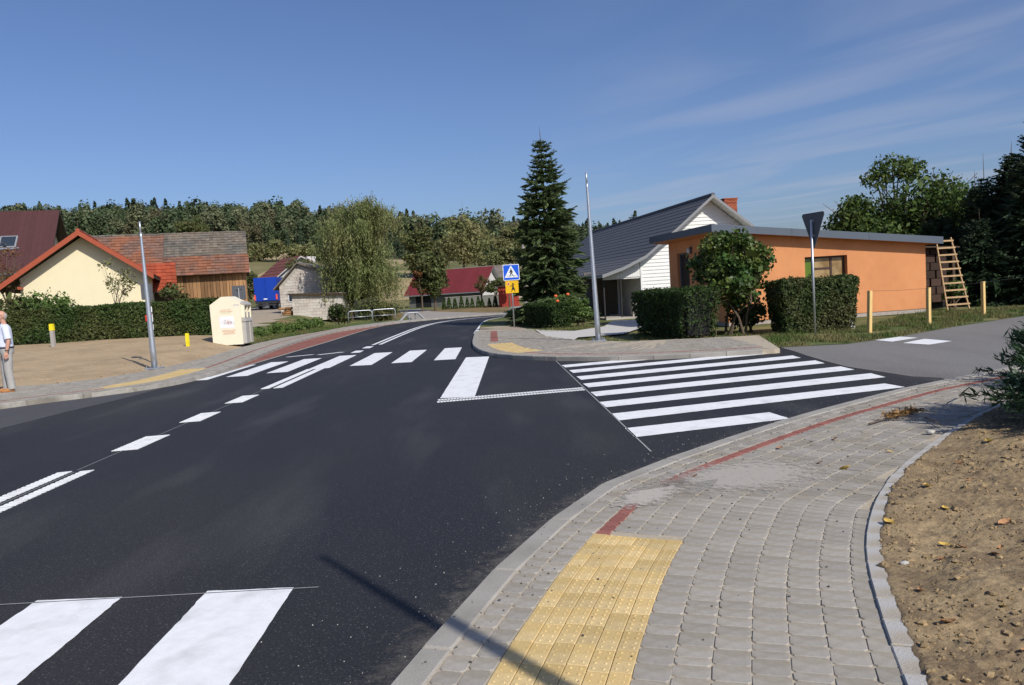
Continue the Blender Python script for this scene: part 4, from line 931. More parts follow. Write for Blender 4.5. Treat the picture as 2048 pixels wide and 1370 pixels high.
def low_shed():
    t = thing('block_shed', 'low flat roofed shed of grey concrete blocks in front of the barn', 'shed', (-13.45, 60, .24), R(-2)); t.scale = (.91,)*3; MB().box((-2.15, 0, 0), (2.2, 3, 2.05)).build('wall', MT['mortar'], t)
    m = MB(); masonry(m, -2.15, 2.2, .02, 2.05, -.002, None, .5, .25, .03); m.build('wall_blocks', MT['brickwhite'], t, kind='stuff')
    m = MB(); m.hexa([(-2.4, -.35, 2.28), (2.5, -.35, 2.06), (2.5, 3.3, 2.06), (-2.4, 3.3, 2.28), (-2.4, -.35, 2.40), (2.5, -.35, 2.18), (2.5, 3.3, 2.18), (-2.4, 3.3, 2.40)]); ro = m.build('roof', MT['darkwood'], t); m = MB(); m.hexa([(-2.43, -.38, 2.405), (2.53, -.38, 2.185), (2.53, 3.3, 2.185), (-2.43, 3.3, 2.405), (-2.43, -.38, 2.43), (2.53, -.38, 2.21), (2.53, 3.3, 2.21), (-2.43, 3.3, 2.43)]); m.build('roof_sheet', MT['roofasb'], ro)
    m = MB(); m.hexa([(-2.15, 0, 2.05), (2.2, 0, 2.05), (2.2, 3, 2.05), (-2.15, 3, 2.05), (-2.15, 0, 2.27), (2.2, 0, 2.07), (2.2, 3, 2.07), (-2.15, 3, 2.27)]); m.build('roof_wedge', MT['darkwood'], t)
    lump = thing('firewood_pile', 'pile of brown firewood against the grey block shed', 'woodpile', (-15.95, 60.3, .40)); r = random.Random(2)
    for k in range(16): MB().tube([(r.uniform(-.5, .1), r.uniform(-.5, -.3), .1+.16*(k % 6)), (r.uniform(0, .5), r.uniform(.2, .5), .1+.16*(k % 6))], .09, 6).build('log', MT['wood'], lump)
low_shed()
def pale_barn():
    t = thing('pale_barn', 'pale rendered barn with rust red roof behind the block barn', 'barn', (-20.7, 88, .2), R(38)); t.scale = (1.1,)*3; w, eh, rh, L = 3.6, 3.9, 6.0, 4.2
    MB().extrude([(-w, 0, 0), (w, 0, 0), (w, 0, eh), (-.7, 0, rh), (-w, 0, eh)], (0, L, 0)).build('wall', MT['renderwhite'], t)
    window(t, -1.1, .2, 4.75, 5.35, -.004, MT['darkframe'], MT['glass'], depth=.05)
    for a, b, za, zb, mm in ((-w-.8, -.7, eh-.7, rh, 'roofrust'), (-.7, w+.6, rh, eh-.2, 'roofrust')):
        m = MB(); m.hexa([(a, -.45, za), (b, -.45, zb), (b, L+.3, zb), (a, L+.3, za), (a, -.45, za+.1), (b, -.45, zb+.1), (b, L+.3, zb+.1), (a, L+.3, za+.1)]); ro = m.build('roof', MT['renderwhite'], t)
        m = MB()
        if b == -.7: course_roof(m, (a, -.46, za+.12), (a, L+.3, za+.12), (b, L+.3, zb+.12), (b, -.46, zb+.12), 8, 1, .01, .03)
        else: course_roof(m, (b, -.46, zb+.12), (b, L+.3, zb+.12), (a, L+.3, za+.12), (a, -.46, za+.12), 8, 1, .01, .03)
        m.build('roof_covering', MT[mm], ro)
    MB().box((.9, 1.6, 5.2), (1.9, 2.2, 6.15)).build('chimney', MT['renderwhite'], t)
pale_barn()
def red_house():
    # ridge from the gable (right front) back to the left
    t = thing('red_roof_house', 'low grey farmhouse with a long crimson sheet roof past the bend', 'house', (-.05, 84.5, .25), R(62)); W, L = 4.6, 9.2; w = W/2; eh, rh = 1.75, 4.0
    MB().extrude([(-w, 0, 0), (w, 0, 0), (w, 0, eh), (0, 0, rh-.06), (-w, 0, eh)], (0, L, 0)).build('wall', MT['wallgrey'], t)
    MB().extrude([(-w, -.03, 0), (w, -.03, 0), (w, -.03, eh), (0, -.03, rh-.12), (-w, -.03, eh)], (0, .027, 0)).build('gable_wall', MT['renderwhite'], t)
    s = (rh-eh)/w
    for sg in (-1, 1):
        e = Vector((sg*(w+.45), -.5, eh-s*.4)); r = Vector((0, -.5, rh)); D = Vector((0, L+.9, 0)); up = Vector((0, 0, .1)); m = MB(); m.slab([e, e+D, r+D, r], up); ro = m.build('roof', MT['galv_dull'], t)
        m = MB(); n = 26
        for k in range(n): q = [e+D*(k/n), e+D*((k+.985)/n), r+D*((k+.985)/n), r+D*(k/n)]; m.slab([p+up*1.04+Vector((0, -.02, 0)) for p in q], (0, 0, .03))
        m.build('roof_sheet', MT['roofcrimson'], ro)
    f = MB().box((-w-.03, 6.3, .1), (-w-.004, 8.3, 1.45)); f.build('garage_door', MT['dark'], t)
red_house()
gable('grey_roof_house', 'far house with a faded grey brown roof behind the crimson roofed one', 'house', (3.2, 97, .6), R(70), 5, 8, 2.2, 4.1, (MT['renderwhite'], MT['roofasb'], MT['darkwood']), rows=8)
rs = thing('red_shed', 'small red boarded shed glimpsed left of the spruce', 'shed', (1.6, 72, .12)); 
for k in range(9): MB().box((-.95+k*.212, 0, 0), (-.95+k*.212+.2, .04, 1.9)).build('board', MT['redwall'], rs)
MB().box((-.95, .045, 0), (.95, 1.6, 1.9)).build('wall', MT['redwall'], rs); MB().box((-1.1, -.2, 1.91), (1.1, 1.8, 2.0)).build('roof', MT['darkwood'], rs)
gw = thing('garden_wall', 'low grey green wall in front of the crimson roofed house', 'wall', (-3.2, 80.2, .25), R(2)); MB().box((-1.6, 0, 0), (4.4, .2, 1.0)).build('wall_body', MT['wallgrey'], gw); MB().box((-1.65, -.04, 1.0), (4.45, .24, 1.07)).build('coping', MT['kerb'], gw)

# block-built woodshed on the right with ladder
def woodshed():
    t = thing('block_woodshed', 'open woodshed of clay blocks darkened for shade right of the orange building', 'shed', (14.95, 27.6, .04), R(6))
    MB().box((-.3, .34, 0), (1.85, .5, 2.0)).build('back_wall', MT['dark'], t)  # near-black colour stands in for the shade inside the shed
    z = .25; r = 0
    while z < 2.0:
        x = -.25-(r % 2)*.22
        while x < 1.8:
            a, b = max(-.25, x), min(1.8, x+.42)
            if b-a > .1: MB().box((a, random.uniform(0, .05), z), (b-.03, .33, z+.27)).build('clay_block', MT['shadeblock'], t)  # blocks coloured very dark: shade under the roof is painted in
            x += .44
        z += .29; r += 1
    m = MB(); m.hexa([(-.5, -.3, 2.3), (2.0, -.3, 2.17), (2.0, 2.5, 2.17), (-.5, 2.5, 2.3), (-.5, -.3, 2.35), (2.0, -.3, 2.22), (2.0, 2.5, 2.22), (-.5, 2.5, 2.35)]); m.build('roof', MT['darkwood'], t)
    MB().box((1.85, -.1, 0), (1.95, .0, 2.16)).build('post', MT['darkwood'], t)
woodshed()
def ladder():
    t = thing('ladder', 'pale wooden ladder leaning against the woodshed', 'ladder', (16.1, 26.25, .05), R(8)); a0, a1, b0, b1 = Vector((-.42, 0, 0)), Vector((-.33, .62, 2.52)), Vector((.42, .0, 0)), Vector((.26, .62, 2.52))
    MB().tube([a0, a1], .032, 6).build('rail', MT['woodold'], t); MB().tube([b0, b1], .032, 6).build('rail', MT['woodold'], t)
    for k in range(10):
        f = (k+.75)/10.2; p, q = a0.lerp(a1, f), b0.lerp(b1, f); MB().slab([p+Vector((-.05, -.045, -.028)), q+Vector((.05, -.045, -.028)), q+Vector((.05, -.045, .028)), p+Vector((-.05, -.045, .028))], (0, .028, 0)).build('rung', MT['woodold'], t)
ladder()

# ---------------------------------------------------------------- street furniture
def lamp_pole(loc, label, h=4.9, lean=(0, 0)):
    t = thing('lighting_pole', label, 'lighting pole', loc, 0, 'bare galvanized lighting poles'); t.rotation_euler = (R(lean[0]), R(lean[1]), 0)
    MB().lathe([(.080, .03), (.078, .5), (.034, h-.42), (.033, h-.30)], n=14).build('column', MT['galv'], t, smooth=True)
    MB().lathe([(.027, h-.32), (.026, h)], n=10).build('spigot', MT['galv'], t, smooth=True)
    MB().box((-.2, -.2, .0), (.2, .2, .03)).build('base_plate', MT['galv'], t)
    for x in (-.15, .15):
        for y in (-.15, .15): MB().lathe([(.022, .03), (.022, .055), (.012, .056), (.012, .10)], (x, y, 0), 6).build('anchor_bolt', MT['galv'], t)
    return t
LPL = lamp_pole((-9.42, 21.45, .10), 'bare galvanized lighting pole standing on the tan soil lot', 4.05, (0, -.6)); LPR = lamp_pole((2.95, 21.75, .075), 'bare galvanized lighting pole on the island grass before the white house', 4.75, (0, -1.2))
lamp_pole((2.43, -.22, .1), 'bare galvanized lighting pole beside the foreground soil bed', 5.25)

def disc(n, cx, cz, r, y, rx=None): return [(cx+(rx or r)*math.cos(2*math.pi*i/n), y, cz+r*math.sin(2*math.pi*i/n)) for i in range(n)]
def rrect(x0_, x1_, z0, z1, r, y):
    P = []
    for cx, cz, a in ((x1_-r, z0+r, -90), (x1_-r, z1-r, 0), (x0_+r, z1-r, 90), (x0_+r, z0+r, 180)):
        for k in range(4): th = R(a+k*30); P.append((cx+r*math.cos(th), y, cz+r*math.sin(th)))
    return P
def flat(name, poly, mat, parent, d=.003): 
    return MB().extrude(poly, (0, d, 0)).build(name, MT[mat], parent)
def crossing_sign():
    t = thing('crossing_sign', 'blue pedestrian crossing sign above a yellow children sign on one post', 'road sign', (.87, 32.2, .1), R(1))
    MB().tube([(0, 0, 0), (0, 0, 2.68)], .03, 10).build('post', MT['galv'], t, smooth=True)
    y = -.05; p = flat('blue_plate', rrect(-.34, .34, 1.97, 2.63, .04, y), 'white', t, .012)
    y -= .004; flat('blue_field', rrect(-.315, .315, 1.995, 2.605, .03, y), 'blue', p)
    y -= .004; flat('white_triangle', [(-.285, y, 2.085), (.285, y, 2.085), (0, y, 2.59)], 'white', p)
    y -= .004; b = 2.11
    walk = [
        disc(10, -.005, b+.335, .026, y), [(-.035, y, b+.15), (.03, y, b+.15), (.035, y, b+.29), (.005, y, b+.31), (-.03, y, b+.29)],
        [(-.03, y, b+.285), (-.012, y, b+.25), (-.062, y, b+.17), (-.085, y, b+.175)], [(.03, y, b+.29), (.075, y, b+.21), (.055, y, b+.15), (.04, y, b+.155), (.053, y, b+.21), (.02, y, b+.24)],
        [(-.03, y, b+.16), (.01, y, b+.15), (-.05, y, b+.02), (-.11, y, b-.0), (-.10, y, b+.02), (-.075, y, b+.03)], [(-.01, y, b+.16), (.03, y, b+.15), (.075, y, b+.07), (.13, y, b+.02), (.115, y, b-.0), (.05, y, b+.06)]]
    m = MB()
    for q in walk: m.extrude(q, (0, .003, 0))
    for a, c in ((-.20, -.11), (-.03, .04), (.12, .2)): m.extrude([(a, y+.0002, b+.045), (c, y+.0002, b+.045), (c, y+.0002, b+.057), (a, y+.0002, b+.057)], (0, .003, 0))
    m.build('walking_figure', MT['black'], p)
    y = -.05; z0 = 1.44; q = flat('yellow_plate', rrect(-.27, .27, z0, 1.95, .03, y), 'yellow', t, .012); y -= .004
    flat('lollipop', disc(12, -.14, z0+.385, .052, y), 'white', q); flat('lollipop_centre', disc(12, -.14, z0+.385, .042, y-.004), 'red', q)
    m = MB()
    for g in (disc(10, .045, z0+.375, .038, y), [(.07, y, z0+.37), (.14, y, z0+.345), (.08, y, z0+.345)], [(.02, y, z0+.33), (.07, y, z0+.33), (.075, y, z0+.24), (.125, y, z0+.14), (-.03, y, z0+.14), (.015, y, z0+.24)],
              [(.02, y, z0+.32), (-.07, y, z0+.30), (-.065, y, z0+.275), (.02, y, z0+.285)], [(0, y, z0+.14), (.03, y, z0+.14), (-.03, y, z0+.06), (-.055, y, z0+.065)], [(.065, y, z0+.14), (.10, y, z0+.14), (.135, y, z0+.065), (.11, y, z0+.06)]): m.extrude(g, (0, .003, 0))
    m.build('child_figure', MT['black'], q)
crossing_sign()
def yield_sign():
    t = thing('yield_sign', 'triangular sign on a steel post seen from its grey back', 'road sign', (8.32, 19.75, .012), R(-73))
    MB().tube([(0, 0, 0), (0, 0, 2.98)], .03, 10).build('post', MT['galv'], t, smooth=True); y = .055; w, zt, zb = .45, 3.16, 2.26
    P = []
    for cx, cz, a0 in ((-w+.09, zt-.05, 90), (0, zb+.06, 210), (w-.09, zt-.05, -30)):
        for k in range(4): th = R(a0+k*40); P.append((cx+.055*math.cos(th), y, cz+.055*math.sin(th)))
    p = MB().extrude(P, (0, .012, 0)).build('triangle_plate', MT['signgrey'], t)
    flat('red_border', [(x*.97, y+.014, 2.82+(z-2.82)*.97) for x, _, z in P], 'red', p); flat('yellow_field', [(x*.72, y+.018, 2.83+(z-2.83)*.70) for x, _, z in P], 'yellow', p)
    for z in (2.55, 2.93): MB().box((-.05, .03, z), (.05, .054, z+.05)).build('clamp', MT['galv_dull'], p)
yield_sign()
def back_sign():
    t = thing('grey_sign_back', 'grey square sign back with red and white hydrant plates behind the left pole', 'road sign', (-10.2, 23.2, .16), R(4)); MB().tube([(0, 0, 0), (0, 0, 2.45)], .03, 8).build('post', MT['galv'], t)
    MB().extrude(rrect(-.16, .16, 1.88, 2.34, .03, -.05), (0, .014, 0)).build('sign_back', MT['signgrey'], t)
    for z, m, h in ((1.50, 'white', .17), (1.22, 'white', .24), (.98, 'white', .16)): 
        p = MB().box((.01, -.06, z), (.11, -.045, z+h)).build('small_plate', MT[m], t)
        if z == 1.22: MB().box((-.1, -.06, z+.02), (.009, -.045, z+h-.03)).build('small_plate', MT['red'], t); MB().box((.015, -.064, z+h-.045), (.105, -.061, z+h-.01)).build('red_band', MT['red'], p)
back_sign()
def bin_sign():
    t = thing('square_sign_back', 'grey square sign back rising behind the cream clothes container', 'road sign', (-10.72, 33.1, .2), R(3)); MB().tube([(0, 0, 0), (0, 0, 2.25)], .03, 8).build('post', MT['galv_dull'], t)
    p = MB().extrude(rrect(-.28, .28, 1.75, 2.36, .03, .03), (0, .014, 0)).build('sign_back', MT['signgrey'], t); MB().box((-.09, .02, 2.14), (-.03, .029, 2.2)).box((.06, .02, 2.18), (.13, .029, 2.2)).box((-.02, .015, 1.8), (.02, .029, 2.15)).build('bracket', MT['black'], p)
bin_sign()

def container():
    t = thing('clothes_container', 'cream steel clothes collection container with a printed poster', 'container', (-10.45, 30.5, .1), R(1)); w, d, h = .58, .98, 1.72
    # front (printed) face at local y=0, chute side faces +x
    P = [(-w, 0, .09), (w, 0, .09), (w+.0, 0, h), (.12, 0, h+.27), (-.14, 0, h+.27), (-w-.02, 0, h-.03)]
    MB().extrude(P, (0, d, 0)).build('body', MT['creambin'], t)
    for x in (-.45, .45):
        for y in (.12, .86): MB().box((x-.05, y-.05, 0), (x+.05, y+.05, .089)).build('foot', MT['chassis'], t)
    q = MB(); q.hexa([(w+.01, .06, h-.05), (w+.17, .06, h-.12), (w+.17, d-.04, h-.12), (w+.01, d-.04, h-.05), (w+.01, .06, h+.05), (w+.17, .06, h-.06), (w+.17, d-.04, h-.06), (w+.01, d-.04, h+.05)]); q.build('chute_roof', MT['greybin'], t)
    MB().box((w+.003, .06, .12), (w+.145, d-.04, .98)).build('chute_base', MT['greybin'], t)
    MB().hexa([(w+.003, .03, .981), (w+.17, .03, .981), (w+.17, d-.02, .981), (w+.003, d-.02, .981), (w+.003, .03, 1.14), (w+.145, .03, 1.10), (w+.145, d-.02, 1.10), (w+.003, d-.02, 1.14)]).build('chute_ledge', MT['greybin'], t)
    for y in (.06, .46, .90): MB().extrude([(w+.003, y, 1.145), (w+.13, y, 1.12), (w+.145, y, h-.125), (w+.003, y, h-.06)], (0, .03, 0)).build('chute_cheek', MT['creambin'], t)
    MB().box((w+.004, .10, 1.2), (w+.02, .45, 1.6)).build('chute_mouth', MT['dark'], t); MB().box((w+.07, .1, 1.15), (w+.09, .45, 1.34)).build('chute_flap', MT['greybin'], t); MB().box((w+.07, .50, 1.15), (w+.09, .89, 1.34)).build('chute_flap', MT['greybin'], t)
    MB().box((w+.145, .55, .14), (w+.15, .60, .97)).build('trim', MT['creambin'], t)
    po = MB().box((-.26, -.006, .76), (.30, -.002, 1.22)).build('poster', MT['poster'], t); r = random.Random(4); m = MB(); mr2 = MB()
    for k in range(70):
        x, z = r.gauss(.02, .13), r.gauss(.96, .05)
        if -.24 < x < .28: (m if k % 3 else mr2).box((x, -.010, z), (x+r.uniform(.01, .05), -.0065, z+r.uniform(.008, .02)))
    m.build('poster_print', MT['inkgrey'], po, kind='stuff'); mr2.build('poster_print', MT['inkred'], po, kind='stuff')
    # illegible printed lines
    for z, a, b, mat in ((1.46, -.18, .2, 'inkred'), (1.40, -.24, .26, 'inkred'), (1.345, -.16, .2, 'inkgreen'), (.66, -.2, .34, 'inkred'), (.61, -.18, .30, 'inkred'), (.56, -.14, .26, 'inkred'), (.515, -.16, .30, 'inkred')):
        m = MB(); x = a
        while x < b:
            e = min(b, x+r.uniform(.03, .07)); m.box((x, -.005, z), (e, -.002, z+.018)); x = e+.015
        m.build('printed_line', MT[mat], t)
    m = MB()
    for k in range(5): m.box((.32+k*.045, -.005, 1.62), (.352+k*.045, -.002, 1.665))
    m.build('printed_line', MT['inkgrey'], t)
container()

def truck():
    t = thing('box_truck', 'blue box truck parked on the gravel, seen from behind', 'truck', (-22.3, 77, gz(-22.3, 77)+.0), R(4)); w = 1.1
    MB().box((-w, .03, .86), (w, 5.4, 3.2)).build('cargo_box', MT['truckblue'], t)
    for s in (-1, 1): MB().box((.012 if s > 0 else -w+.02, -.02, .92), (w-.02 if s > 0 else -.012, .025, 3.14)).build('rear_door', MT['truckblue'], t); MB().box((s*(w-.05)-.08, -.05, .98), (s*(w-.05)+.08, -.021, 1.5)).build('tail_light', MT['tail'], t); MB().tube([(s*.12, -.03, 1.1), (s*.12, -.03, 3.0)], .015, 6).build('lock_bar', MT['truckblue'], t)
    MB().box((-w+.05, .05, .62), (w-.05, 5.2, .85)).build('chassis', MT['chassis'], t); MB().box((-w+.1, -.05, .42), (w-.1, .04, .56)).build('bumper', MT['chassis'], t)
    MB().box((-.22, -.06, 1.02), (.12, -.022, 1.13)).build('number_plate', MT['white'], t); MB().box((-1.0, 5.5, .5), (1.0, 7.2, 2.5)).build('cab', MT['truckblue'], t)
    for x in (-.85, .85):
        for y in (1.2, 6.2): wh = MB().tube([(x-.13, y, .42), (x+.13, y, .42)], .42, 16).build('wheel', MT['tyre'], t); MB().tube([(x-.14, y, .42), (x+.14, y, .42)], .2, 10).build('rim', MT['galv_dull'], wh)
truck()

def railing(loc, rz, L, label):
    t = thing('hoop_railing', label, 'railing', loc, rz, 'hoop railings along the pavement'); h = .82; r = .18; P = [(0, 0, 0), (0, 0, h-r)]
    for k in range(1, 6): a = math.pi*k/12; P.append((r-r*math.cos(a), 0, h-r+r*math.sin(a)))
    P.append((r, 0, h)); P.append((L-r, 0, h))
    for k in range(1, 6): a = math.pi*k/12; P.append((L-r+r*math.sin(a), 0, h-r+r*math.cos(a)))
    P += [(L, 0, h-r), (L, 0, 0)]
    MB().tube(P, .03, 8).build('hoop', MT['galv'], t, smooth=True); MB().tube([(.03, 0, .42), (L-.03, 0, .42)], .022, 8).build('mid_rail', MT['galv'], t, smooth=True)
railing((-9.40, 50.4, .1), R(18), 1.54, 'left of two hoop railings by the birch, beside the shrub'); railing((-7.90, 50.9, .1), R(19), 1.52, 'right of two hoop railings, nearest the slanted end barrier')
def trap_barrier(loc, rz, label):
    t = thing('slanted_barrier', label, 'barrier', loc, rz, 'slanted culvert barriers')
    for y in (0, .5):
        MB().tube([(-.85, y, 0), (-.32, y, .52), (.32, y, .52), (.85, y, 0)], .055, 8).build('frame', MT['galv_dull'], t); MB().tube([(.25, y, 0), (.25, y, .5)], .04, 6).build('upright', MT['galv_dull'], t); MB().tube([(-.25, y, 0), (-.25, y, .5)], .04, 6).build('upright', MT['galv_dull'], t)
    for x in (-.3, .3): MB().tube([(x, 0, .52), (x, .5, .52)], .03, 6).build('cross_bar', MT['galv_dull'], t)
trap_barrier((-5.5, 53.2, .0), R(15), 'slanted grey barrier at the driveway corner by the birch'); trap_barrier((1.5, 47.6, .05), R(-8), 'slanted pale barrier on the grass behind the crossing sign')

def marker(loc, label, h, cap, tilt=0, postm='markgrey', capm='markyel', r=.055, rz=0):
    t = thing('marker_post', label, 'marker post', loc, rz); t.rotation_euler = (0, R(tilt), rz)
    MB().box((-r, -r, -.05), (r, r, h-cap)).build('post', MT[postm], t); MB().hexa([(-r*1.15, -r*1.15, h-cap), (r*1.15, -r*1.15, h-cap), (r*1.15, r*1.15, h-cap), (-r*1.15, r*1.15, h-cap), (-r, -r, h), (r, -r, h), (r, r, h), (-r, r, h)]).build('cap', MT[capm], t)
marker((-18.0, 31.9, gz(-18, 31.9)), 'grey concrete marker post with yellow cap before the left hedge', .93, .27, 0, r=.068)
marker((-11.35, 28.8, gz(-11.35, 28.8)), 'short yellow marker post on tan soil left of the container', .48, .34, 0, 'markyel', 'markyel', r=.052)
marker((9.92, 21.05, .05), 'leaning white marker post with yellow top beside the clipped hedge', .66, .3, -14, 'white', 'markyel', r=.055)
# wire fence
wf = thing('wire_fence', 'low fence of three pale timber posts and one wire along the verge', 'fence', (9.65, 19.55, .05)); FP = [(0, 0), (2.28, 1.27), (5.4, 3.72)]
for (x, y), h, tl in zip(FP, (1.04, .99, 1.0), (3, 1, -.5)):
    o = MB().box((-.045, -.045, -.1), (.045, .045, h)).build('fence_post', MT['woodnew'], wf, loc=(x, y, 0)); o.rotation_euler = (0, R(tl), R(20))
mb = MB(); pts = [(.05, 0, 1.03), (1.1, .6, .985), (2.28, 1.22, .97), (3.8, 2.45, .96), (5.4, 3.67, .98), (8, 5.3, 1.02), (11, 7.2, 1.1)]; mb.tube(pts, .0035, 5); mb.build('wire', MT['chassis'], wf)
up_ = thing('utility_pole', 'grey concrete utility pole half hidden by the spruce', 'utility pole', (2.62, 60, .05)); MB().tube([(0, 0, 0), (.05, 0, 5.3)], [.17, .12], 10).build('shaft', MT['kerb'], up_); MB().box((-.14, -.13, 5.28), (.2, .13, 5.36)).build('cap', MT['kerb'], up_)

# ---------------------------------------------------------------- vegetation
def hedge(name, label, loc, rz, L, D, H, mat, n, leaf=.07, flare=0.0, seed=1, core='bark', thin=None, cat='hedge'):
    """box hedge, local x along, y depth, origin at the middle of the base"""
    t = thing(name, label, cat, loc, rz); rng = np.random.default_rng(seed); l, d = L/2, D/2
    areas = np.array([L*H, L*H, D*H, D*H, L*D]); cnt = (n*areas/areas.sum()).astype(int); P = []; Nn = []
    for k, c in enumerate(cnt):
        u, v = rng.random(c), rng.random(c); dep = rng.exponential(.045, c)-.03
        if k < 2: s = -1 if k == 0 else 1; x = (u*2-1)*l; y = np.full(c, s*d)-s*dep; z = v*H; nn = np.tile([0, s, .25], (c, 1))
        elif k < 4: s = -1 if k == 2 else 1; x = np.full(c, s*l)-s*dep; y = (u*2-1)*d; z = v*H; nn = np.tile([s, 0, .25], (c, 1))
        else: x = (u*2-1)*l; y = (v*2-1)*d; z = H-dep; nn = np.tile([0, 0, 1.], (c, 1))
        fl = 1+flare*(z/H-.5); x2 = x*fl if flare else x; y2 = y*fl
        P.append(np.stack([x2, y2, np.maximum(z, .03)], 1)); Nn.append(nn)
    P = np.concatenate(P); Nn = np.concatenate(Nn); off = np.array([noise.noise((p[0]*1.4, p[1]*1.4, p[2]*1.6+seed)) for p in P]); P = P+Nn*(off*.10+.05*np.array([noise.noise((p[0]*5, p[1]*5, p[2]*5+seed)) for p in P])+.07*(rng.random(len(P)) > .985))[:, None]
    keep = rng.random(len(P)) < np.clip(.35+2.2*P[:, 2]/H, 0, 1)
    if thin: keep &= thin(P, rng)
    P, Nn = P[keep], Nn[keep]; V, F = leafquads(P, leaf, Nn*1.1, 1.0, rng=rng)
    npmesh('foliage', V, F, mat, t)
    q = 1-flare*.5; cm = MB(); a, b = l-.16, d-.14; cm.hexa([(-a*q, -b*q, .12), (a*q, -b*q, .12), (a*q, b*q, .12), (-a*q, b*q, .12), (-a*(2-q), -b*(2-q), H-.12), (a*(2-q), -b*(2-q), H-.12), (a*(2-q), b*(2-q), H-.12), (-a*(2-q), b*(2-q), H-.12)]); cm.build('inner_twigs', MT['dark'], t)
    tw = MB(); r = random.Random(seed)
    for k in range(int(L*7)+4):
        x, y = r.uniform(-l, l)*.96, r.choice([-1, 1])*d*.8
        tw.tube([(x, y*.6, 0), (x+r.gauss(0, .06), y, H*.35), (x+r.gauss(0, .14), y*1.05, H*.8)], [.014, .010, .004], 5)
    tw.build('stems', MT['twig'], t); return t
hedge('clipped_hedge', 'long clipped green hedge across the tan soil lot', (-18.4, 34.45, .5), R(0), 12.4, .95, 1.56, LF['hedge_left'], 62000, .085, .06, 11)
hedge('clipped_hedge', 'tall dark clipped hedge block beside the bare lighting pole', (5.16, 21.9, .05), R(100.5), 3.7, .95, 1.33, LF['yew'], 26000, .06, .14, 12, thin=lambda P, rng: (P[:, 0] > -1.55) | (rng.random(len(P)) < np.clip(P[:, 2]/1.33*.75, .12, 1)))
hedge('clipped_hedge', 'sunlit clipped hedge block behind the yield sign', (8.85, 21.2, .05), R(3), 2.05, 1.05, 1.40, LF['hedge'], 24000, .065, .14, 13)
hedge('clipped_hedge', 'small dark clipped hedge at the corner before the spruce', (2.25, 32.4, .05), R(109), 3.1, .75, .92, LF['yew'], 14000, .07, .05, 14)

def leaf_blob(P0, r, n, rng, sc=(1, 1, 1), shell=.55):
    d = unit(rng.normal(size=(n, 3))); rad = r*(1-(1-shell)*rng.random(n)**1.5*1.0)*np.exp(rng.normal(size=n)*.08); p = np.asarray(P0)+d*rad[:, None]*np.asarray(sc); return p, d
def tree(name, label, loc, H, R_, th, mat, nl, leaf, seed, nc=14, cr=.42, cat='tree', group=None, trunk=.14, bark='bark', stems=1, low=0.0, squash=.75, loose=.3, aspect=.55, extra=()):
    """broadleaf: stems, limbs to clump centres, leaves round the clumps"""
    rng = np.random.default_rng(seed); r = random.Random(seed); t = thing(name, label, cat, loc, 0, group); cz = th+(H-th)/2; hz = (H-th)/2; C = []
    for k in range(nc):
        for _ in range(30):
            d = unit(rng.normal(size=(1, 3)))[0]; f = rng.random()**.4; c = np.array([d[0]*R_*f*(1-cr*.7), d[1]*R_*f*(1-cr*.7), cz+d[2]*hz*f*(1-cr*.6)])
            if all(np.linalg.norm((c-q[:3])/np.array([1, 1, squash])) > R_*cr*.75 for q in C): break
        C.append(np.array([*c, R_*cr*rng.uniform(.7, 1.2)]))
    for e in extra: C.append(np.array(e, float))
    tot = sum(c[3]**2 for c in C); P = []; Nn = []
    for c in C:
        k = int(nl*c[3]**2/tot); p, d = leaf_blob(c[:3], c[3], k, rng, (1, 1, squash), 1-loose*2); P.append(p); Nn.append(d+np.array([0, 0, .5]))
        sub = max(1, k//5); p, d = leaf_blob(c[:3], c[3]*1.12, sub, rng, (1, 1, squash), .2); P.append(p); Nn.append(d)
    P = np.concatenate(P); Nn = np.concatenate(Nn); cut = np.array([noise.noise((p[0]*1.7/R_*1.5, p[1]*1.7/R_*1.5, p[2]*1.7/R_*1.5+seed)) for p in P]) > -.30; P, Nn = P[cut], Nn[cut]
    P[:, 2] = np.maximum(P[:, 2], .08)
    V, F = leafquads(P, leaf, Nn*.8, 1.0, rng=rng, aspect=aspect); npmesh('crown', V, F, mat, t)
    m = MB(); top = np.array([0, 0, th+(H-th)*.3])
    for s in range(stems):
        bx, by = (r.gauss(0, .09*stems**.5), r.gauss(0, .09*stems**.5)) if stems > 1 else (0, 0); sx, sy = (r.gauss(0, R_*.3), r.gauss(0, R_*.3)) if stems > 1 else (0, 0)
        tp = Vector((bx+sx, by+sy, max(th*1.05, H*.32))); tr = trunk/stems**.5; m.tube([(bx, by, -.05), (bx+sx*.3, by+sy*.3, tp.z*.5), tp], [tr*1.25, tr*.95, tr*.7], 8)
        for c in C[s::stems]:
            e = Vector(c[:3]); mid = tp.lerp(e, .5)+Vector((r.gauss(0, .06), r.gauss(0, .06), .1))*R_*.5; m.tube([tp-Vector((0, 0, tp.z*.15)), mid, e], [tr*.55, tr*.32, tr*.1], 5)
            for _ in range(3):
                e2 = e+Vector((r.gauss(0, 1), r.gauss(0, 1), r.gauss(.2, .8)))*c[3]*.7; m.tube([mid, e2], [tr*.18, tr*.05], 4, cap=False)
    m.build('trunk', MT[bark], t); return t
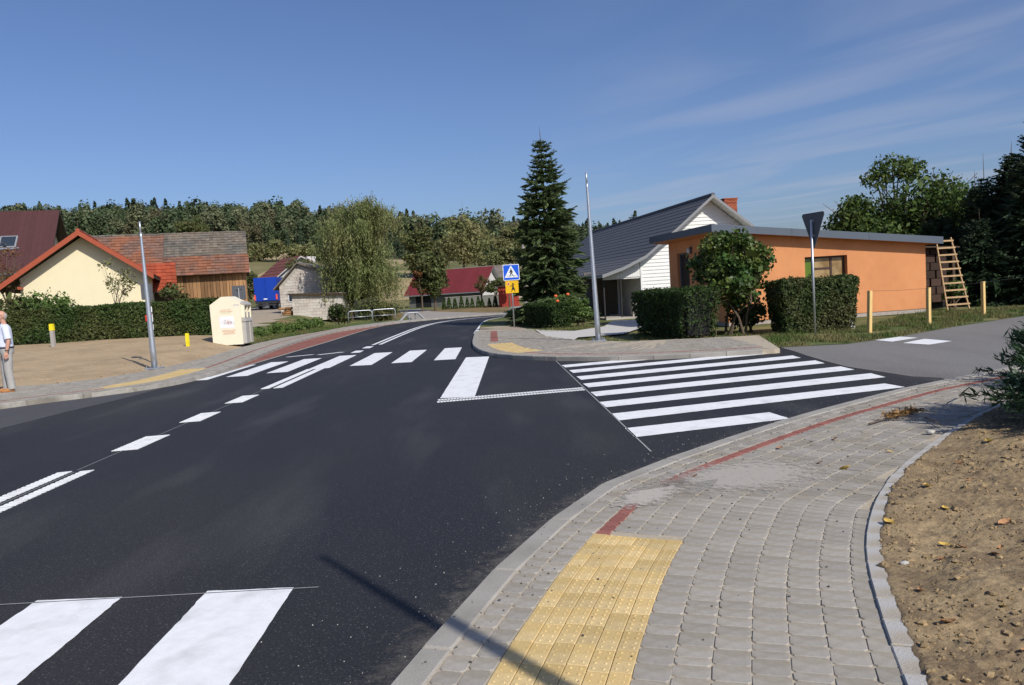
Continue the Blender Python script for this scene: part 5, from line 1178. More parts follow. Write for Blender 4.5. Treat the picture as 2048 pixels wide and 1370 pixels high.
def conifer(name, label, loc, H, R_, mat, seed, z0=.06, dens=1.0, droop=.35, spray=.34, cat='tree', group=None, power=.85, bark='bark', leader=.5, wild=.25, tier=1.0):
    rng = np.random.default_rng(seed); r = random.Random(seed); t = thing(name, label, cat, loc, 0, group); P = []; T = []; Nn = []; S = []; m = MB(); m.tube([(0, 0, -.05), (0, 0, H*.5), (0, 0, H)], [.016*H+.03, .009*H+.02, .008], 8)
    z = z0*H
    while z < H*.975:
        f = z/H; L = R_*(1-f)**power*1.0+.06; nb = max(5, int(r.uniform(6.5, 9.5)*dens)); a0 = r.random()*6.28
        for b in range(nb):
            a = a0+b*6.283/nb+r.gauss(0, .14); l = L*r.uniform(1-wild, 1+wild*.8); up = .25*(f-.15)+r.gauss(0, .05); pts = []
            for k in range(6):
                s = k/5; pts.append(Vector((math.cos(a)*l*s, math.sin(a)*l*s, z+r.gauss(0, .01)+l*(up*s-droop*s*s*(1-f*.8)+.18*s**4))))
            m.tube(pts, [max(.004, .011*l*(1-k/5.4)) for k in range(6)], 4, cap=False); ns = max(4, int(l/spray*4.6*dens))
            for k in range(ns):
                s = (k+r.random())/ns
                if s < .12: continue
                i = min(4, int(s*5)); q = pts[i].lerp(pts[i+1], s*5-i); dr = (pts[i+1]-pts[i]).normalized(); sd = Vector((-math.sin(a), math.cos(a), 0)); w = (.42*l*(1-s)+spray*.28)
                for sg in (-1, 1):
                    ln = min(w, spray*1.5)*r.uniform(.6, 1.1); tip = dr*.75+sd*sg*r.uniform(.4, 1.0)+Vector((0, 0, -.25+r.gauss(0, .12))); tip.normalize(); P.append(q+tip*ln*.5); T.append(tip); S.append(ln*1.25); Nn.append((r.gauss(0, .35), r.gauss(0, .35), 1))
                    if w > spray*1.2: q2 = q+tip*ln*.9; tip2 = (tip+dr*.5+Vector((0, 0, -.1))).normalized(); P.append(q2+tip2*ln*.5); T.append(tip2); S.append(ln*1.15); Nn.append((r.gauss(0, .4), r.gauss(0, .4), 1))
        z += tier*max(.10, (.020+.018*(1-f))*H*r.uniform(.75, 1.2)/max(.8, dens))
    P, T, Nn, S = (np.array(q, float) for q in (P, T, Nn, S)); A = leafquads(P, S, Nn, .25, T, .08, .30, .15, rng); B = leafquads(P+np.array([0, 0, -.02]), S*.9, np.cross(T, Nn), .3, T, .12, .26, .15, rng)
    V, F = joinvf([A, B]); npmesh('crown', V, F, mat, t); m.tube([(0, 0, H*.97), (r.gauss(0, .03), 0, H+leader)], [.016, .005], 5); m.build('trunk', MT[bark], t); return t
conifer('spruce_tree', 'tall green spruce tree behind the crossing sign', (2.72, 36.3, .05), 8.75, 2.05, LF['spruce'], 5, .07, 1.12, .30, .38, leader=.35, power=.64, wild=.42, tier=1.42)
# dark conifers at the right edge
for k, (x, y, h, rr, lab, dz_, ld) in enumerate([(19.55, 30.6, 4.6, 1.35, 'slim young spruce with a bare leader nearest the walnut tree', .9, .65), (20.3, 31.2, 5.1, 1.35, 'slim spruce with the longest bare leader right of the walnut tree', .9, .9), (20.75, 30.2, 5.9, 1.7, 'dense dark spruce with a forked top near the right edge', 1.2, .35),
        (20.6, 28.2, 7.1, 1.9, 'tallest dark pine cut by the right edge of the view', 1.3, .2), (22.6, 30.2, 6.3, 2.1, 'dark conifer behind the tall pine at the right edge', 1.2, .2), (18.6, 28.9, 3.3, 1.5, 'low dark conifer beside the woodshed roof', 1.2, .3), (21.5, 33.4, 5.0, 2.0, 'dark conifer filling the gap behind the slim spruces', 1.2, .3), (18.6, 31.6, 3.6, 1.6, 'dark conifer filling the gap behind the woodshed', 1.2, .3)]):
    conifer('dark_conifer', lab, (x, y, .05), h, rr, LF['darkcon'], 20+k, .03, dz_, .2, .36, group='dark conifers at the right edge', leader=ld, power=.66, wild=.4, tier=1.25)
tree('walnut_tree', 'broad leafy walnut tree rising behind the orange building', (18.6, 34.2, .0), 5.35, 3.6, .5, LF['walnut'], 42000, .155, 31, 17, .40, trunk=.2, extra=[(17.9, 0, 0, 0)][:0]+[(-.5, 0, 6.0, .85), (-1.2, 0, 5.5, .7), (.3, 0, 5.9, .7), (-2.8, 0, 3.9, .75), (-2.1, .2, 4.5, .7), (2.2, .3, 4.4, 1.2)])
tree('leafy_bush', 'leafy green bush growing through the foot of the ladder', (16.35, 26.95, .05), 1.25, .42, .15, LF['bush'], 900, .13, 33, 6, .5, cat='bush', trunk=.04, stems=3)
tree('lilac_shrub', 'large leaved round shrub in front of the orange building door', (6.95, 21.75, .05), 3.05, 1.27, .42, LF['lilac'], 11500, .115, 34, 22, .40, cat='shrub', trunk=.085, stems=6, aspect=.68, squash=.85)
tree('low_shrub', 'low dark shrub in shade between lilac and clipped hedge', (7.45, 22.4, .05), .95, .75, .1, LF['yew'], 2600, .085, 35, 8, .45, cat='shrub', trunk=.05, stems=3)
tree('leafy_bush', 'bright broad leaved bush left of the bare lighting pole', (3.66, 31.2, .05), 1.42, .55, .12, LF['bush'], 1500, .12, 36, 8, .45, cat='bush', trunk=.04, stems=4)
rb = tree('rose_bush', 'rose bush with orange blooms behind the small clipped hedge', (3.05, 32.3, .05), 1.6, .62, .4, LF['bush'], 1100, .10, 37, 7, .42, cat='bush', trunk=.04, stems=4)
for x, z in ((-.42, 1.26), (.08, 1.30), (-.36, 1.05)):
    mb = MB(); mb.ball((x, -.62, z), .075, 8, 5, (1, 1, .8)); o = mb.build('blossom', MT['flower'], rb)
# half bare shrub at the end of the dark hedge
def bare_shrub(loc, label, H, n, seed, spread=.35):
    t = thing('bare_shrub', label, 'shrub', loc); r = random.Random(seed); m = MB(); P = []
    for k in range(n):
        a = r.random()*6.28; b = Vector((r.gauss(0, .05), r.gauss(0, .05), 0)); p1 = b+Vector((math.cos(a)*spread*.4, math.sin(a)*spread*.4, H*.5)); p2 = b+Vector((math.cos(a)*spread*r.uniform(.6, 1.3), math.sin(a)*spread*r.uniform(.6, 1.3), H*r.uniform(.8, 1.05))); m.tube([b, p1, p2], [.013, .009, .003], 5)
        for q in range(5):
            s = p1.lerp(p2, r.random()); e = s+Vector((r.gauss(0, .16), r.gauss(0, .16), r.uniform(.05, .25))); m.tube([s, e], [.005, .002], 4, cap=False); P.append(e)
    m.build('stems', MT['twig'], t); P = np.array([tuple(p) for p in P]); V, F = leafquads(P, .07, rng=np.random.default_rng(seed)); npmesh('leaves', V, F, LF['autumn'], t)
bare_shrub((5.75, 20.85, .05), 'half bare twiggy shrub at the end of the dark hedge', 1.25, 12, 3, .38); bare_shrub((6.0, 20.75, .05), 'thin bare sapling before the orange building', 1.3, 3, 4, .2)

def weeping(loc, H, R_, seed, label):
    t = thing('weeping_birch', label, 'tree', loc); rng = np.random.default_rng(seed); r = random.Random(seed); m = MB(); m.tube([(0, 0, -.1), (.1, 0, H*.35), (-.1, .1, H*.7), (-.9, 0, H*.97)], [.22, .17, .1, .02], 8); P = []; T = []
    tops = []; mb2 = MB()
    for k in range(96):
        a = r.random()*6.28; f = r.uniform(.28, 1.0); rad = R_*r.uniform(.2, 1.0)**.7*(1 if f < .78 else max(.12, (1-((f-.78)/.24)**2))**.5); tip = Vector((math.cos(a)*rad-.5*(f-.5), math.sin(a)*rad, H*f*r.uniform(.93, 1.02)-.16*rad)); s = Vector((0, 0, H*f*.66)); mid = s.lerp(tip, .55)+Vector((0, 0, .6)); mb2.tube([s, mid, tip], [.04, .022, .006], 5, cap=False); tops.append((s, mid, tip))
    for s, mid, tip in tops:
        for q in range(46):
            u = r.random()**.55; b = (mid.lerp(tip, u*2-1) if u > .5 else s.lerp(mid, u*2))+Vector((r.gauss(0, .26), r.gauss(0, .26), r.gauss(0, .2))); l = r.uniform(.6, 2.1)*(.55+.65*math.hypot(b.x, b.y)/R_); l = min(l, b.z-1.5)
            if l < .2: continue
            n = int(l/.085); d = Vector((r.gauss(0, .06), r.gauss(0, .06), -1))
            for i in range(n): p = b+d*(l*i/n); P.append((p.x+r.gauss(0, .05), p.y+r.gauss(0, .05), p.z)); T.append((d.x+r.gauss(0, .3), d.y+r.gauss(0, .3), -1))
    for q in range(3600): a = r.random()*6.28; rad = R_*r.random()**.5; P.append((.5+math.cos(a)*rad*.78, math.sin(a)*rad*.78, r.uniform(.2, 4.0))); T.append((r.gauss(0, .3), r.gauss(0, .3), -1))
    P, T = np.array(P), np.array(T); V, F = leafquads(P, .18, None, 1, T, .25, .36, .3, rng); npmesh('crown', V, F, LF['willow'], t); m.build('trunk', MT['birch'], t); mb2.build('branches', MT['bark'], t)
weeping((-10.1, 62, .05), 10.1, 3.9, 41, 'big weeping birch with trailing olive foliage by the railings')
def veg(name, label, loc, H, R_, mat, nl, leaf, seed, cat, group=None, **k): return tree(name, label, loc, H, R_, k.pop('th', .15*H), LF[mat], nl, leaf, seed, cat=cat, group=group, **k)
veg('field_tree', 'leafy green tree left of the birch trunk base', (-11.3, 62.0, .0), 4.0, 1.7, 'mid', 6500, .20, 42, 'tree', nc=11, low=0)
veg('round_shrub', 'rounded brown green shrub beside the left railing', (-10.15, 51.2, .05), 1.55, .95, 'hedge', 4200, .11, 43, 'shrub', th=.1, stems=4, trunk=.05)
veg('round_shrub', 'wide dark shrub directly behind the railings', (-8.0, 53.6, .05), 1.45, 1.5, 'mid', 5000, .13, 44, 'shrub', th=.1, stems=4, trunk=.05)
veg('yard_tree', 'slender green tree before the crimson roof, right of the birch', (-5.3, 72, .15), 7.2, 1.95, 'mid', 9500, .22, 45, 'tree', th=.7, nc=17, trunk=.1)
veg('yard_tree', 'reddish young tree at the driveway edge', (-6.4, 71, .15), 4.6, 1.0, 'autumn', 2200, .2, 46, 'tree', th=1.2, nc=8, trunk=.08)
veg('yard_tree', 'sparse bare branched tree against the pale gable', (-1.0, 76, .2), 3.6, 1.1, 'autumn', 600, .17, 47, 'tree', th=1.1, nc=9, trunk=.09)
veg('yard_tree', 'small round green tree right of the pale gable', (.45, 75, .2), 3.3, 1.0, 'mid', 2600, .18, 48, 'tree', th=.9, nc=9, trunk=.08)
veg('yard_tree', 'thin olive tree beside the crossing sign post', (1.6, 70, .15), 3.6, 1.0, 'olive', 1300, .18, 49, 'tree', th=1.2, nc=8, trunk=.08)
for k in range(12): 
    x = -4.6+k*.545
    if k == 0:
        th0 = thing('thuja_plant', 'small upright thuja in the row before the crimson roofed house', 'thuja', (x, 74+.02*k, gz(x, 74)+.0), 0, 'row of small thujas'); rng = np.random.default_rng(51); u = rng.random(420); a = rng.random(420)*6.28; rr = .21*(1-u)**.7+.02; P = np.stack([np.cos(a)*rr, np.sin(a)*rr, .05+u*.95], 1); V, F = leafquads(P, .14, None, .6, np.tile([0, 0, 1.], (420, 1)), .4, .5, .3, rng); npmesh('foliage', V, F, LF['thuja'], th0); MB().tube([(0, 0, -.02), (0, 0, .5)], .02, 5).build('stem', MT['bark'], th0)
    else:
        c = copy_tree(th0); c.location = (x+random.gauss(0, .05), 74+.02*k, gz(x, 74)); s = random.uniform(.82, 1.15); c.scale = (s, s, s*random.uniform(.9, 1.1)); c.rotation_euler = (0, 0, random.random()*6)
for k in range(18):   # young hedge plants along the lawn
    y = 34.0+k*.72; x = -11.15+.075*(y-34)
    if k == 0:
        sd = thing('hedge_seedling', 'young leafy hedge plant in the row along the left lawn', 'seedling', (x, y, .1), 0, 'row of young hedge plants'); rng = np.random.default_rng(52); P, d = leaf_blob((0, 0, .3), .27, 260, rng, (1, 1, 1.05), .1); P[:, 2] = np.maximum(P[:, 2], .04); V, F = leafquads(P, .11, d, .9, rng=rng); npmesh('foliage', V, F, LF['seedling'], sd); MB().tube([(0, 0, 0), (0, 0, .3)], .012, 5).build('stem', MT['bark'], sd)
    else:
        c = copy_tree(sd); c.location = (x+random.gauss(0, .1), y, .1); s = random.uniform(.7, 1.25); c.scale = (s, s, s); c.rotation_euler = (0, 0, random.random()*6)
# left garden
veg('garden_shrub', 'leafy shrub over the hedge at the far left', (-20.4, 36.0, .6), 2.35, 1.25, 'bush', 2200, .16, 61, 'shrub', th=.5, stems=4, trunk=.05)
veg('garden_shrub', 'sprawling green shrub before the carport of the cream house', (-22.2, 36.6, .6), 2.3, 1.1, 'mid', 2400, .14, 62, 'shrub', th=.4, stems=4, trunk=.05)
veg('sapling', 'slender sparse sapling against the cream gable wall', (-17.7, 37.0, .6), 3.9, 1.05, 'olive', 520, .12, 63, 'tree', th=1.1, nc=12, cr=.34, stems=7, trunk=.07, loose=.5)
veg('sapling', 'sparse fruit tree before the maroon roof at the left edge', (-24.6, 40.0, .6), 5.6, 1.4, 'autumn', 420, .13, 64, 'tree', th=1.6, nc=10, cr=.35, trunk=.08, loose=.5)
veg('garden_shrub', 'bushy green shrub in the corner beside the tiled annex', (-17.0, 42.0, .6), 3.1, .8, 'mid', 1500, .14, 65, 'shrub', th=.4, stems=3, trunk=.05)
for k, (x, y, H, Rr, mt, lab) in enumerate([(-25.0, 74, 4.4, 1.6, 'mid', 'dark green tree between the barn and the blue truck'), (-20.5, 84, 5.2, 2.4, 'mid', 'broad green tree behind the blue truck'), (-26.2, 82, 4.8, 2.2, 'mid', 'green tree left behind the truck at the barn corner'), (-14.0, 90, 5.0, 2.2, 'olive', 'olive green tree behind the pale barn'), (-24, 92, 5.4, 2.3, 'olive', 'olive tree on the field edge behind the truck')]):
    veg('yard_tree', lab, (x, y, gz(x, y)), H, Rr, mt, 3800, .22, 70+k, 'tree', th=.3, nc=10)
for k, (x, y, H, Rr, mt, lab) in enumerate([(-12.0, 138, 10.5, 4.4, 'mid', 'dark tree on the field edge left of the pale olive tree'), (-4.4, 132, 12.6, 6.0, 'olive', 'large pale olive tree standing above the crimson roof'), (4.6, 150, 11, 3.8, 'olive', 'pale olive birch above the crossing sign'), (1.6, 128, 6.0, 3.6, 'olive', 'wide yellowish bush right of the large olive tree'), (8.5, 120, 6.5, 4, 'mid', 'dark green bush behind the spruce'), (-96, 255, 10, 6, 'mid', 'lone round tree on the meadow below the wood')]):
    veg('field_tree', lab, (x, y, gz(x, y)-.1), H, Rr, mt, 7000, .5 if y > 200 else .42, 80+k, 'tree', th=.4, nc=14, trunk=.22)
for k, (x, w_) in enumerate([(-51, 4.0), (-47.5, 4.4), (-43.6, 4.6), (-39.8, 4.2), (-36.4, 3.8), (-33.6, 3.2)]):
    veg('field_bush', ['leftmost olive bush of the row in the tan fields', 'second olive bush from the left in the field row', 'tallest olive bush in the middle of the field row', 'fourth olive bush of the field row', 'fifth olive bush of the field row, nearing the birch', 'smallest olive bush at the right end of the field row'][k], (x, 158+k*.8, gz(x, 158)-.3), 4.2+(.8 if k == 2 else 0)-(.9 if k == 5 else 0), w_*.72, 'olive', 2600, .42, 90+k, 'bush', group='bush row in the fields', th=.2, nc=9, stems=3)

# ---------------------------------------------------------------- the wood on the hill
def forest():
    var = []
    for k in range(9):
        rng = np.random.default_rng(200+k); con = k in (2, 5, 7); P = []; Nn = []; H = rng.uniform(9, 12.5); Rr = rng.uniform(2.6, 3.9)
        if con:
            Rr *= .62; n = 720; u = rng.random(n)**1.25*.92+.06; a = rng.random(n)*6.28; rad = Rr*(1-u)**.75*np.sqrt(rng.random(n)*.6+.4)+.1; P = np.stack([np.cos(a)*rad, np.sin(a)*rad, u*H*1.08], 1); Nn = np.stack([np.cos(a), np.sin(a), np.full(n, .8)], 1)
        else:
            for c in range(10):
                d = unit(rng.normal(size=(1, 3)))[0]; c0 = (d[0]*Rr*.62, d[1]*Rr*.62, H*.52+d[2]*H*.36); p, q = leaf_blob(c0, Rr*rng.uniform(.42, .66), 104, rng, (1, 1, 1.15), .5); P.append(p); Nn.append(q+np.array([0, 0, .4]))
            P = np.concatenate(P); Nn = np.concatenate(Nn)
        h = rng.random(len(P)) < .45; lod = leafquads(P[h], .92, Nn[h], .6, rng=rng, aspect=.75)
        V, F = leafquads(P, .66 if con else .68, Nn, .6, rng=rng, aspect=.75); m = [LF['forestA'], LF['forestB'], LF['forestC'], LF['forestA'], LF['forestD'], LF['forestC'], LF['forestA'], LF['forestC'], LF['forestB']][k]
        tr = MB().tube([(0, 0, -1), (0, 0, H*.75)], [.22, .1], 5); tv = np.array(tr.v); tf = np.array([f for f in tr.f if len(f) == 4]); var.append((V, F, tv, tf, m, lod))
    rng = np.random.default_rng(77); pts = []
    for y in np.arange(172, 425, 6.9):
        for x in np.arange(-300, 95, 6.9):
            xx, yy = x+rng.uniform(-2.6, 2.6), y+rng.uniform(-2.6, 2.6)
            b = math.degrees(math.atan2(xx, yy))
            if b < -36 or b > 11: continue
            if yy < wood_edge(xx, yy): continue
            pts.append((xx, yy))
    pts.sort(key=lambda p: p[1]); meshes = []
    for k, (V, F, tv, tf, m, _) in enumerate(var):
        o = npmesh('wood_tree_mesh', np.concatenate([V, tv]), np.concatenate([F, tf+len(V)]), m); o.data.materials.append(MT['bark']); o.data.polygons.foreach_set('material_index', np.concatenate([np.zeros(len(F)), np.ones(len(tf))]).astype(np.int32)); meshes.append(o.data); bpy.data.objects.remove(o)
    rest = {}; n_ind = 0
    for i, (x, y) in enumerate(pts):
        zc = noise.noise((x*.018, y*.02, 9)); k = int(rng.integers(0, 9)) if rng.random() < .5 else ([2, 5, 7][int(rng.integers(0, 3))] if zc > .12 or x > 0 else ([0, 3, 6][int(rng.integers(0, 3))] if zc > -.2 else [1, 4, 8][int(rng.integers(0, 3))]))
        s = rng.uniform(.58, 1.14)*(1.18 if rng.random() < .07 else 1)*(.62 if y < 235 else (.8 if y < 265 else 1)); a = rng.random()*6.28; z = gz(x, y)
        b_ = math.degrees(math.atan2(x, y))
        if n_ind < 290 and rng.random() < .8:
            n_ind += 1
            o = bpy.data.objects.new('wood_tree', meshes[k]); link(o); o.location = (x, y, z); o.scale = (s, s, s*rng.uniform(.9, 1.1)); o.rotation_euler = (0, 0, a); tag(o, 'tree at the front edge of the wooded hill', 'tree', 'trees along the edge of the hill wood')
        else:
            V, F = var[k][5] if y > 285 else var[k][:2]; c, sn = math.cos(a), math.sin(a); W = np.stack([(V[:, 0]*c-V[:, 1]*sn)*s+x, (V[:, 0]*sn+V[:, 1]*c)*s+y, V[:, 2]*s+z], 1); rest.setdefault(var[k][4].name, (var[k][4], []))[1].append((W, F))
    first = None
    allv = []; mi = []
    mats = []
    for nm, (m, L) in rest.items():
        V, F = joinvf(L); allv.append((V, F)); mi += [len(mats)]*len(F); mats.append(m)
    V, F = joinvf(allv); o = npmesh('hill_wood', V, F, mats[0], None, kind='stuff', label='dense mixed wood covering the far hill')
    for m in mats[1:]: o.data.materials.append(m)
    o.data.polygons.foreach_set('material_index', np.array(mi, np.int32))
forest()

# ---------------------------------------------------------------- juniper in the right foreground
def juniper(loc, label, R_, H, seed, n=170):
    t = thing('juniper_bush', label, 'bush', loc); rng = np.random.default_rng(seed); r = random.Random(seed); P = []; T = []; S = []; m = MB()
    for k in range(n):
        a = r.random()*6.28; el = r.uniform(.05, 1.35); l = R_*r.uniform(.65, 1.12)*(1-.25*math.sin(el))+.1; hz = H*math.sin(el)*r.uniform(.8, 1.1); e = Vector((math.cos(a)*l*math.cos(el*.75), math.sin(a)*l*math.cos(el*.75), .08+hz)); b = Vector((r.gauss(0, .1), r.gauss(0, .1), .05)); mid = b.lerp(e, .5)+Vector((0, 0, .06*H)); m.tube([b, mid, e], [.014, .008, .003], 4, cap=False)
        L = (e-mid).length+(mid-b).length; ns = int(L/.030)
        for i in range(ns):
            s = .25+.78*(i+r.random())/ns; p = b.lerp(mid, s*2) if s < .5 else mid.lerp(e, s*2-1); d = (e-mid).normalized()
            for q in range(2):
                tip = (d*.9+Vector((r.gauss(0, .45), r.gauss(0, .45), r.gauss(.08, .4)))).normalized(); ln = r.uniform(.07, .17)*(1.15-.45*s); P.append(p+tip*ln*.5); T.append(tip); S.append(ln*1.1)
    P, T, S = np.array(P), np.array(T), np.array(S); A = leafquads(P, S, None, 1, T, .1, .17, .2, rng); B = leafquads(P+RNG.normal(size=P.shape)*.02, S*.8, None, 1, T, .25, .17, .2, rng); V, F = joinvf([A, B]); npmesh('foliage', V, F, LF['juniper'], t); m.build('branches', MT['bark'], t); return t
juniper((5.80, 6.72, .12), 'spreading green juniper bush cut by the right edge of the picture', 1.20, 1.12, 91, 400)
juniper((7.2, 6.0, .15), 'juniper bush just right of the spreading one at the soil bed', 1.25, 1.15, 92, 120)
juniper((7.5, 9.3, .12), 'juniper bush behind the spreading one near the side road', 1.0, .9, 93, 90)

# ---------------------------------------------------------------- litter on the pavement and soil
def leaf_obj(x, y, z, s, mat, label, tilt=.3, curl=.25):
    mb = MB(); n = 5; V = []; F = []
    for i in range(n):
        u = i/(n-1); w = math.sin(math.pi*(u*.92+.05))*.34
        for v in (-1, 0, 1): V.append(((u-.5)*s, v*w*s, s*curl*(abs(v)*.35+(u-.5)**2)))
    for i in range(n-1):
        for j in range(2): F.append((i*3+j, i*3+j+1, i*3+j+4, i*3+j+3))
    mb.add(V, F); o = mb.build('fallen_leaf', MT[mat], None, loc=(x, y, z)); o.rotation_euler = (random.gauss(0, tilt), random.gauss(0, tilt), random.random()*6.28); return tag(o, ('yellow ' if mat == 'leafyel' else 'brown ')+label, 'leaf', 'fallen leaves')
LV = 'fallen leaf lying on the grey pavers'; LD = 'dry curled leaf lying on the brown garden soil'
for x, y in [(2.9, 7.06), (2.55, 6.9), (2.64, 6.26), (2.74, 6.02), (3.35, 6.49), (3.16, 7.12), (1.55, 6.1), (4.4, 8.2)]: leaf_obj(x, y, ZN+.012, random.uniform(.05, .085), random.choice(['leafyel', 'leafbrown']), LV)
for x, y in [(2.48, 4.22), (2.69, 4.05), (1.98, 3.58), (2.59, 3.95), (2.32, 3.98), (2.95, 4.4), (2.93, 5.18), (1.90, 3.22), (2.05, 2.94), (2.52, 4.12), (2.36, 4.6), (2.8, 4.75), (3.3, 5.3), (2.2, 3.3), (3.6, 5.9), (2.75, 3.6), (3.0, 3.9), (3.4, 4.6), (4.1, 6.3)]: leaf_obj(x, y, soil_z(x, y)+.004, random.uniform(.05, .10), random.choice(['leafyel', 'leafbrown', 'leafbrown']), LD, .16, .35)
def sprig():
    t = thing('dry_sprig', 'dead brown conifer sprig lying on the pavers', 'sprig', (4.12, 7.88, ZN+.01), R(30)); r = random.Random(8); P = []; T = []; m = MB(); m.tube([(-.42, 0, .01), (0, .02, .02), (.42, -.02, .03)], [.010, .007, .003], 5)
    for k in range(230): x = r.uniform(-.15, .42); s = r.choice((-1, 1)); P.append((x+.03, s*r.uniform(0, .07), .03+abs(r.gauss(0, .025)))); T.append((1, s*r.uniform(.3, 1), r.gauss(.2, .3)))
    V, F = leafquads(np.array(P), .085, None, 1, np.array(T), .2, .16, .2); npmesh('needles', V, F, MT['drysprig'], t); m.build('twig', MT['bark'], t)
sprig()
for k, (a, b, lab) in enumerate([((4.40, 7.80, .09), (4.30, 7.32, .10), 'thin pale stick at the pavement edge by the juniper'), ((5.45, 8.9, .10), (5.1, 8.15, .32), 'thin dark stick rising beside the juniper')]):
    t = MB().tube([a, tuple((np.array(a)+b)/2+.008), b], [.009, .008, .004], 5).build('dry_stick', MT['twig'], None, label=lab, cat='stick')
st = MB(); r = random.Random(5)
for k in range(420):
    a = r.uniform(S0-.5, CN.L-3); o = abs(r.gauss(.18, .35)) if k % 3 else r.uniform(.15, 1.9); p = CN.at(a, o); s = r.uniform(.0025, .008)
    if inside(base_poly, p.x, p.y): st.ball((p.x, p.y, ZN+.004), s, 5, 3, (1, 1, .7))
st.build('pavement_grit', MT['pebble'], None, kind='stuff', label='dark grit crumbs scattered on the pavers')
st = MB()
for k in range(420):
    p = CN.at(r.uniform(S0-.5, CN.L-4), -abs(r.gauss(.02, .35))-.03); s = r.uniform(.0015, .0045); st.ball((p.x, p.y, .002), s, 5, 3, (1, 1, .7))
st.build('road_grit', MT['stone'], None, kind='stuff', label='pale grit along the road edge')
for x, y, s, lab in ((4.05, 7.08, .035, 'pale stone at the pavement edge near the juniper'), (2.1, 3.95, .02, 'small white pebble on the brown soil')):
    mb = MB(); mb.ball((0, 0, 0), s, 7, 5, (1.3, .9, .6)); mb.v = [(a+random.gauss(0, .1*s), b+random.gauss(0, .1*s), c) for a, b, c in mb.v]; mb.build('stone', MT['stone'], None, loc=(x, y, soil_z(x, y)+.3*s), label=lab, cat='stone')

# ---------------------------------------------------------------- the man at the left edge
def loft(mb, sec, n=18):
    """rings (cx, cy, z, rx, ry) joined into a closed tube"""
    k = len(mb.v)
    for cx, cy, z, rx, ry in sec: mb.v += [(cx+rx*math.cos(2*math.pi*i/n), cy+ry*math.sin(2*math.pi*i/n), z) for i in range(n)]
    for a in range(len(sec)-1):
        for i in range(n): mb.f.append((k+a*n+i, k+a*n+(i+1) % n, k+(a+1)*n+(i+1) % n, k+(a+1)*n+i))
    mb.f.append(tuple(k+i for i in range(n))[::-1]); mb.f.append(tuple(k+(len(sec)-1)*n+i for i in range(n))); return mb
def fuse(mb, name, mat, parent, voxel, it=6, fac=.5):
    o = mb.build(name, mat, parent); r = o.modifiers.new('fuse', 'REMESH'); r.mode = 'VOXEL'; r.voxel_size = voxel; r.use_smooth_shade = True
    m = o.modifiers.new('smooth', 'SMOOTH'); m.iterations = it; m.factor = fac; return o
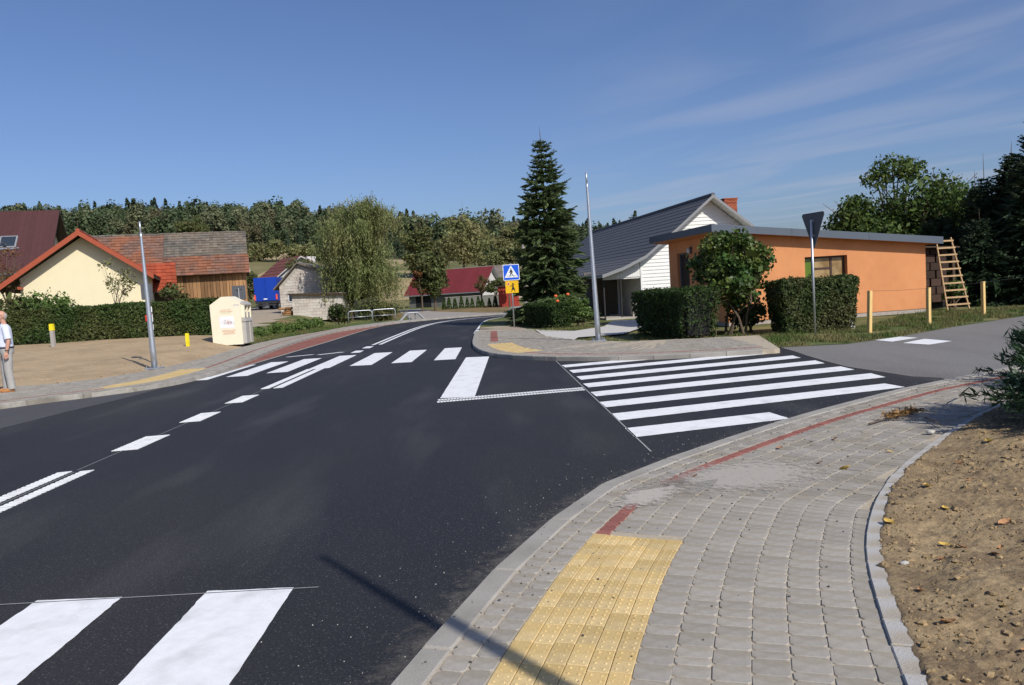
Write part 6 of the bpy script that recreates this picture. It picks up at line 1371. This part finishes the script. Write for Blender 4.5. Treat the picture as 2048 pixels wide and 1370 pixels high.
def man():
    # local: faces -x (towards the left), y away from the camera
    t = thing('person', 'grey haired man in glasses, pale blue shirt and grey trousers standing on the left pavement', 'person', (-10.80, 17.3, .10), R(36))
    b = MB(); loft(b, [(0, 0, .86, .10, .15), (0, 0, .98, .11, .145), (-.01, 0, 1.12, .12, .15), (0, 0, 1.28, .12, .17), (.01, 0, 1.38, .105, .185), (.015, 0, 1.435, .085, .16), (.01, 0, 1.475, .06, .085), (.0, 0, 1.52, .054, .056), (-.015, 0, 1.58, .055, .056), (-.02, 0, 1.62, .055, .055)])
    b.ball((-.025, 0, 1.685), .1, 20, 14, (.98, .78, 1.12)); b.ball((-.062, 0, 1.632), .055, 14, 10, (.95, .95, 1.0)); b.ball((-.098, 0, 1.612), .026, 10, 8)
    b.tube([(-.112, 0, 1.712), (-.140, 0, 1.672), (-.118, 0, 1.660)], [.010, .017, .012], 8)
    A = {-1: [(.01, -.195, 1.40), (.035, -.255, 1.13), (-.015, -.262, .89)], 1: [(.01, .195, 1.40), (.05, .255, 1.13), (-.03, .250, .90)]}
    for sg, (sh, el, wr) in A.items():
        sh, el, wr = Vector(sh), Vector(el), Vector(wr); b.tube([sh+Vector((0, -sg*.05, .01)), sh, sh.lerp(el, .5), el, el.lerp(wr, .35), wr], [.055, .058, .048, .041, .042, .028], 12)
        d = (wr-el).normalized(); pc = wr+d*.055; b.ball(pc, .05, 12, 8, (.80, .42, 1.1))
        for k, (dx, ln) in enumerate(((-.036, .064), (-.012, .080), (.013, .075), (.036, .058))):
            q = pc+Vector((dx, 0, -.030)); b.tube([q, q+Vector((-.006, 0, -.5*ln)), q+Vector((-.022, -sg*.006, -ln))], [.0105, .010, .008], 6)
        q = wr+d*.03+Vector((-.035, 0, 0)); b.tube([q, q+Vector((-.018, 0, -.03)), q+Vector((-.014, 0, -.062))], [.013, .012, .009], 6)
    F = {-1: (.0, -.10), 1: (-.075, .115)}
    for sg, (fx, fy) in F.items(): b.tube([(0, sg*.085, .92), (fx*.5-.01, fy, .50), (fx+.02, fy, .09)], [.09, .056, .040], 12)
    fuse(b, 'body', MT['skin'], t, .0062, 2, .4)
    for sg in (-1, 1): MB().ball((-.005, sg*.082, 1.675), .032, 10, 6, (.62, .28, 1.1)).build('ear', MT['skin'], t); MB().ball((-.108, sg*.030, 1.70), .012, 8, 5).build('eye', MT['white'], t)
    MB().box((-.122, -.022, 1.636), (-.108, .022, 1.641)).build('mouth', MT['redwall'], t)
    h = MB(); h.ball((-.018, 0, 1.688), .1025, 22, 14, (.99, .80, 1.10)); hv = list(h.v); ok = lambda i: hv[i][0] > .0+.10*max(0, hv[i][2]-1.71) and 1.61 < hv[i][2] < 1.752; h.f = [q for q in h.f if all(ok(i) for i in q)]; h.build('hair', MT['hair'], t, smooth=True)
    g = MB()
    for sg in (-1, 1): g.tube([(-.128, sg*.034+.026*math.cos(a), 1.70+.020*math.sin(a)) for a in np.linspace(0, 6.283, 13)], .0035, 5); g.tube([(-.126, sg*.060, 1.705), (-.005, sg*.086, 1.70)], .0035, 5)
    g.tube([(-.130, -.010, 1.705), (-.130, .010, 1.705)], .0035, 5); g.build('glasses', MT['black'], t)
    m = MB(); loft(m, [(-.005, 0, .955, .150, .178), (-.02, 0, 1.02, .165, .182), (-.025, 0, 1.12, .168, .182), (-.01, 0, 1.27, .152, .196), (.005, 0, 1.37, .132, .212), (.012, 0, 1.43, .108, .19), (.012, 0, 1.465, .084, .125), (.005, 0, 1.495, .068, .076)])
    for sg, (sh, el, wr) in A.items(): sh, el = Vector(sh), Vector(el); m.tube([sh+Vector((0, -sg*.09, .0)), sh+Vector((0, 0, .005)), sh.lerp(el, .45), sh.lerp(el, .88)], [.070, .076, .073, .076], 14)
    fuse(m, 'shirt', MT['shirt'], t, .010, 4)
    for sg in (-1, 1): MB().hexa([(-.062, sg*.012, 1.475), (-.035, sg*.072, 1.485), (-.020, sg*.078, 1.520), (-.052, sg*.014, 1.515), (-.100, sg*.022, 1.440), (-.075, sg*.078, 1.448), (-.060, sg*.080, 1.478), (-.078, sg*.022, 1.472)]).build('collar', MT['shirt'], t)
    MB().hexa([(-.128, -.125, 1.22), (-.150, -.045, 1.22), (-.14, -.045, 1.22), (-.118, -.125, 1.22), (-.118, -.125, 1.33), (-.141, -.045, 1.33), (-.131, -.045, 1.33), (-.108, -.125, 1.33)]).build('pocket', MT['shirt'], t)
    m = MB(); loft(m, [(-.005, 0, 1.0, .142, .172), (-.005, 0, .95, .148, .178), (0, 0, .88, .145, .185), (0, 0, .83, .13, .18)])
    for sg, (fx, fy) in F.items(): m.tube([(0, sg*.085, .90), (fx*.3, fy*.98, .70), (fx*.55-.01, fy, .48), (fx*.8+.01, fy, .25), (fx+.025, fy, .055)], [.102, .098, .084, .078, .080], 14)
    fuse(m, 'trousers', MT['trousers'], t, .011, 4)
    m = MB(); m.tube([(-.006+.150*math.cos(a), .180*math.sin(a), .985) for a in np.linspace(0, 6.283, 25)], .017, 6); m.build('belt', MT['black'], t)
    for sg, (fx, fy) in F.items():
        m = MB(); loft(m, [(fx-.06, fy, .0, .135, .044), (fx-.06, fy, .03, .138, .047), (fx-.045, fy, .055, .118, .044), (fx-.005, fy, .085, .07, .040), (fx+.015, fy, .11, .045, .038)], 16); fuse(m, 'shoe', MT['shoe'], t, .008, 2)
    w = MB(); w.tube([(-.008+.034*math.cos(a), -.262+.034*math.sin(a), .925) for a in np.linspace(0, 6.283, 13)], .008, 6); w.build('wristwatch', MT['black'], t)
man()
print('objects', len(bpy.data.objects), 'tris', sum(len(m.loops)-2*len(m.polygons) for m in bpy.data.meshes))
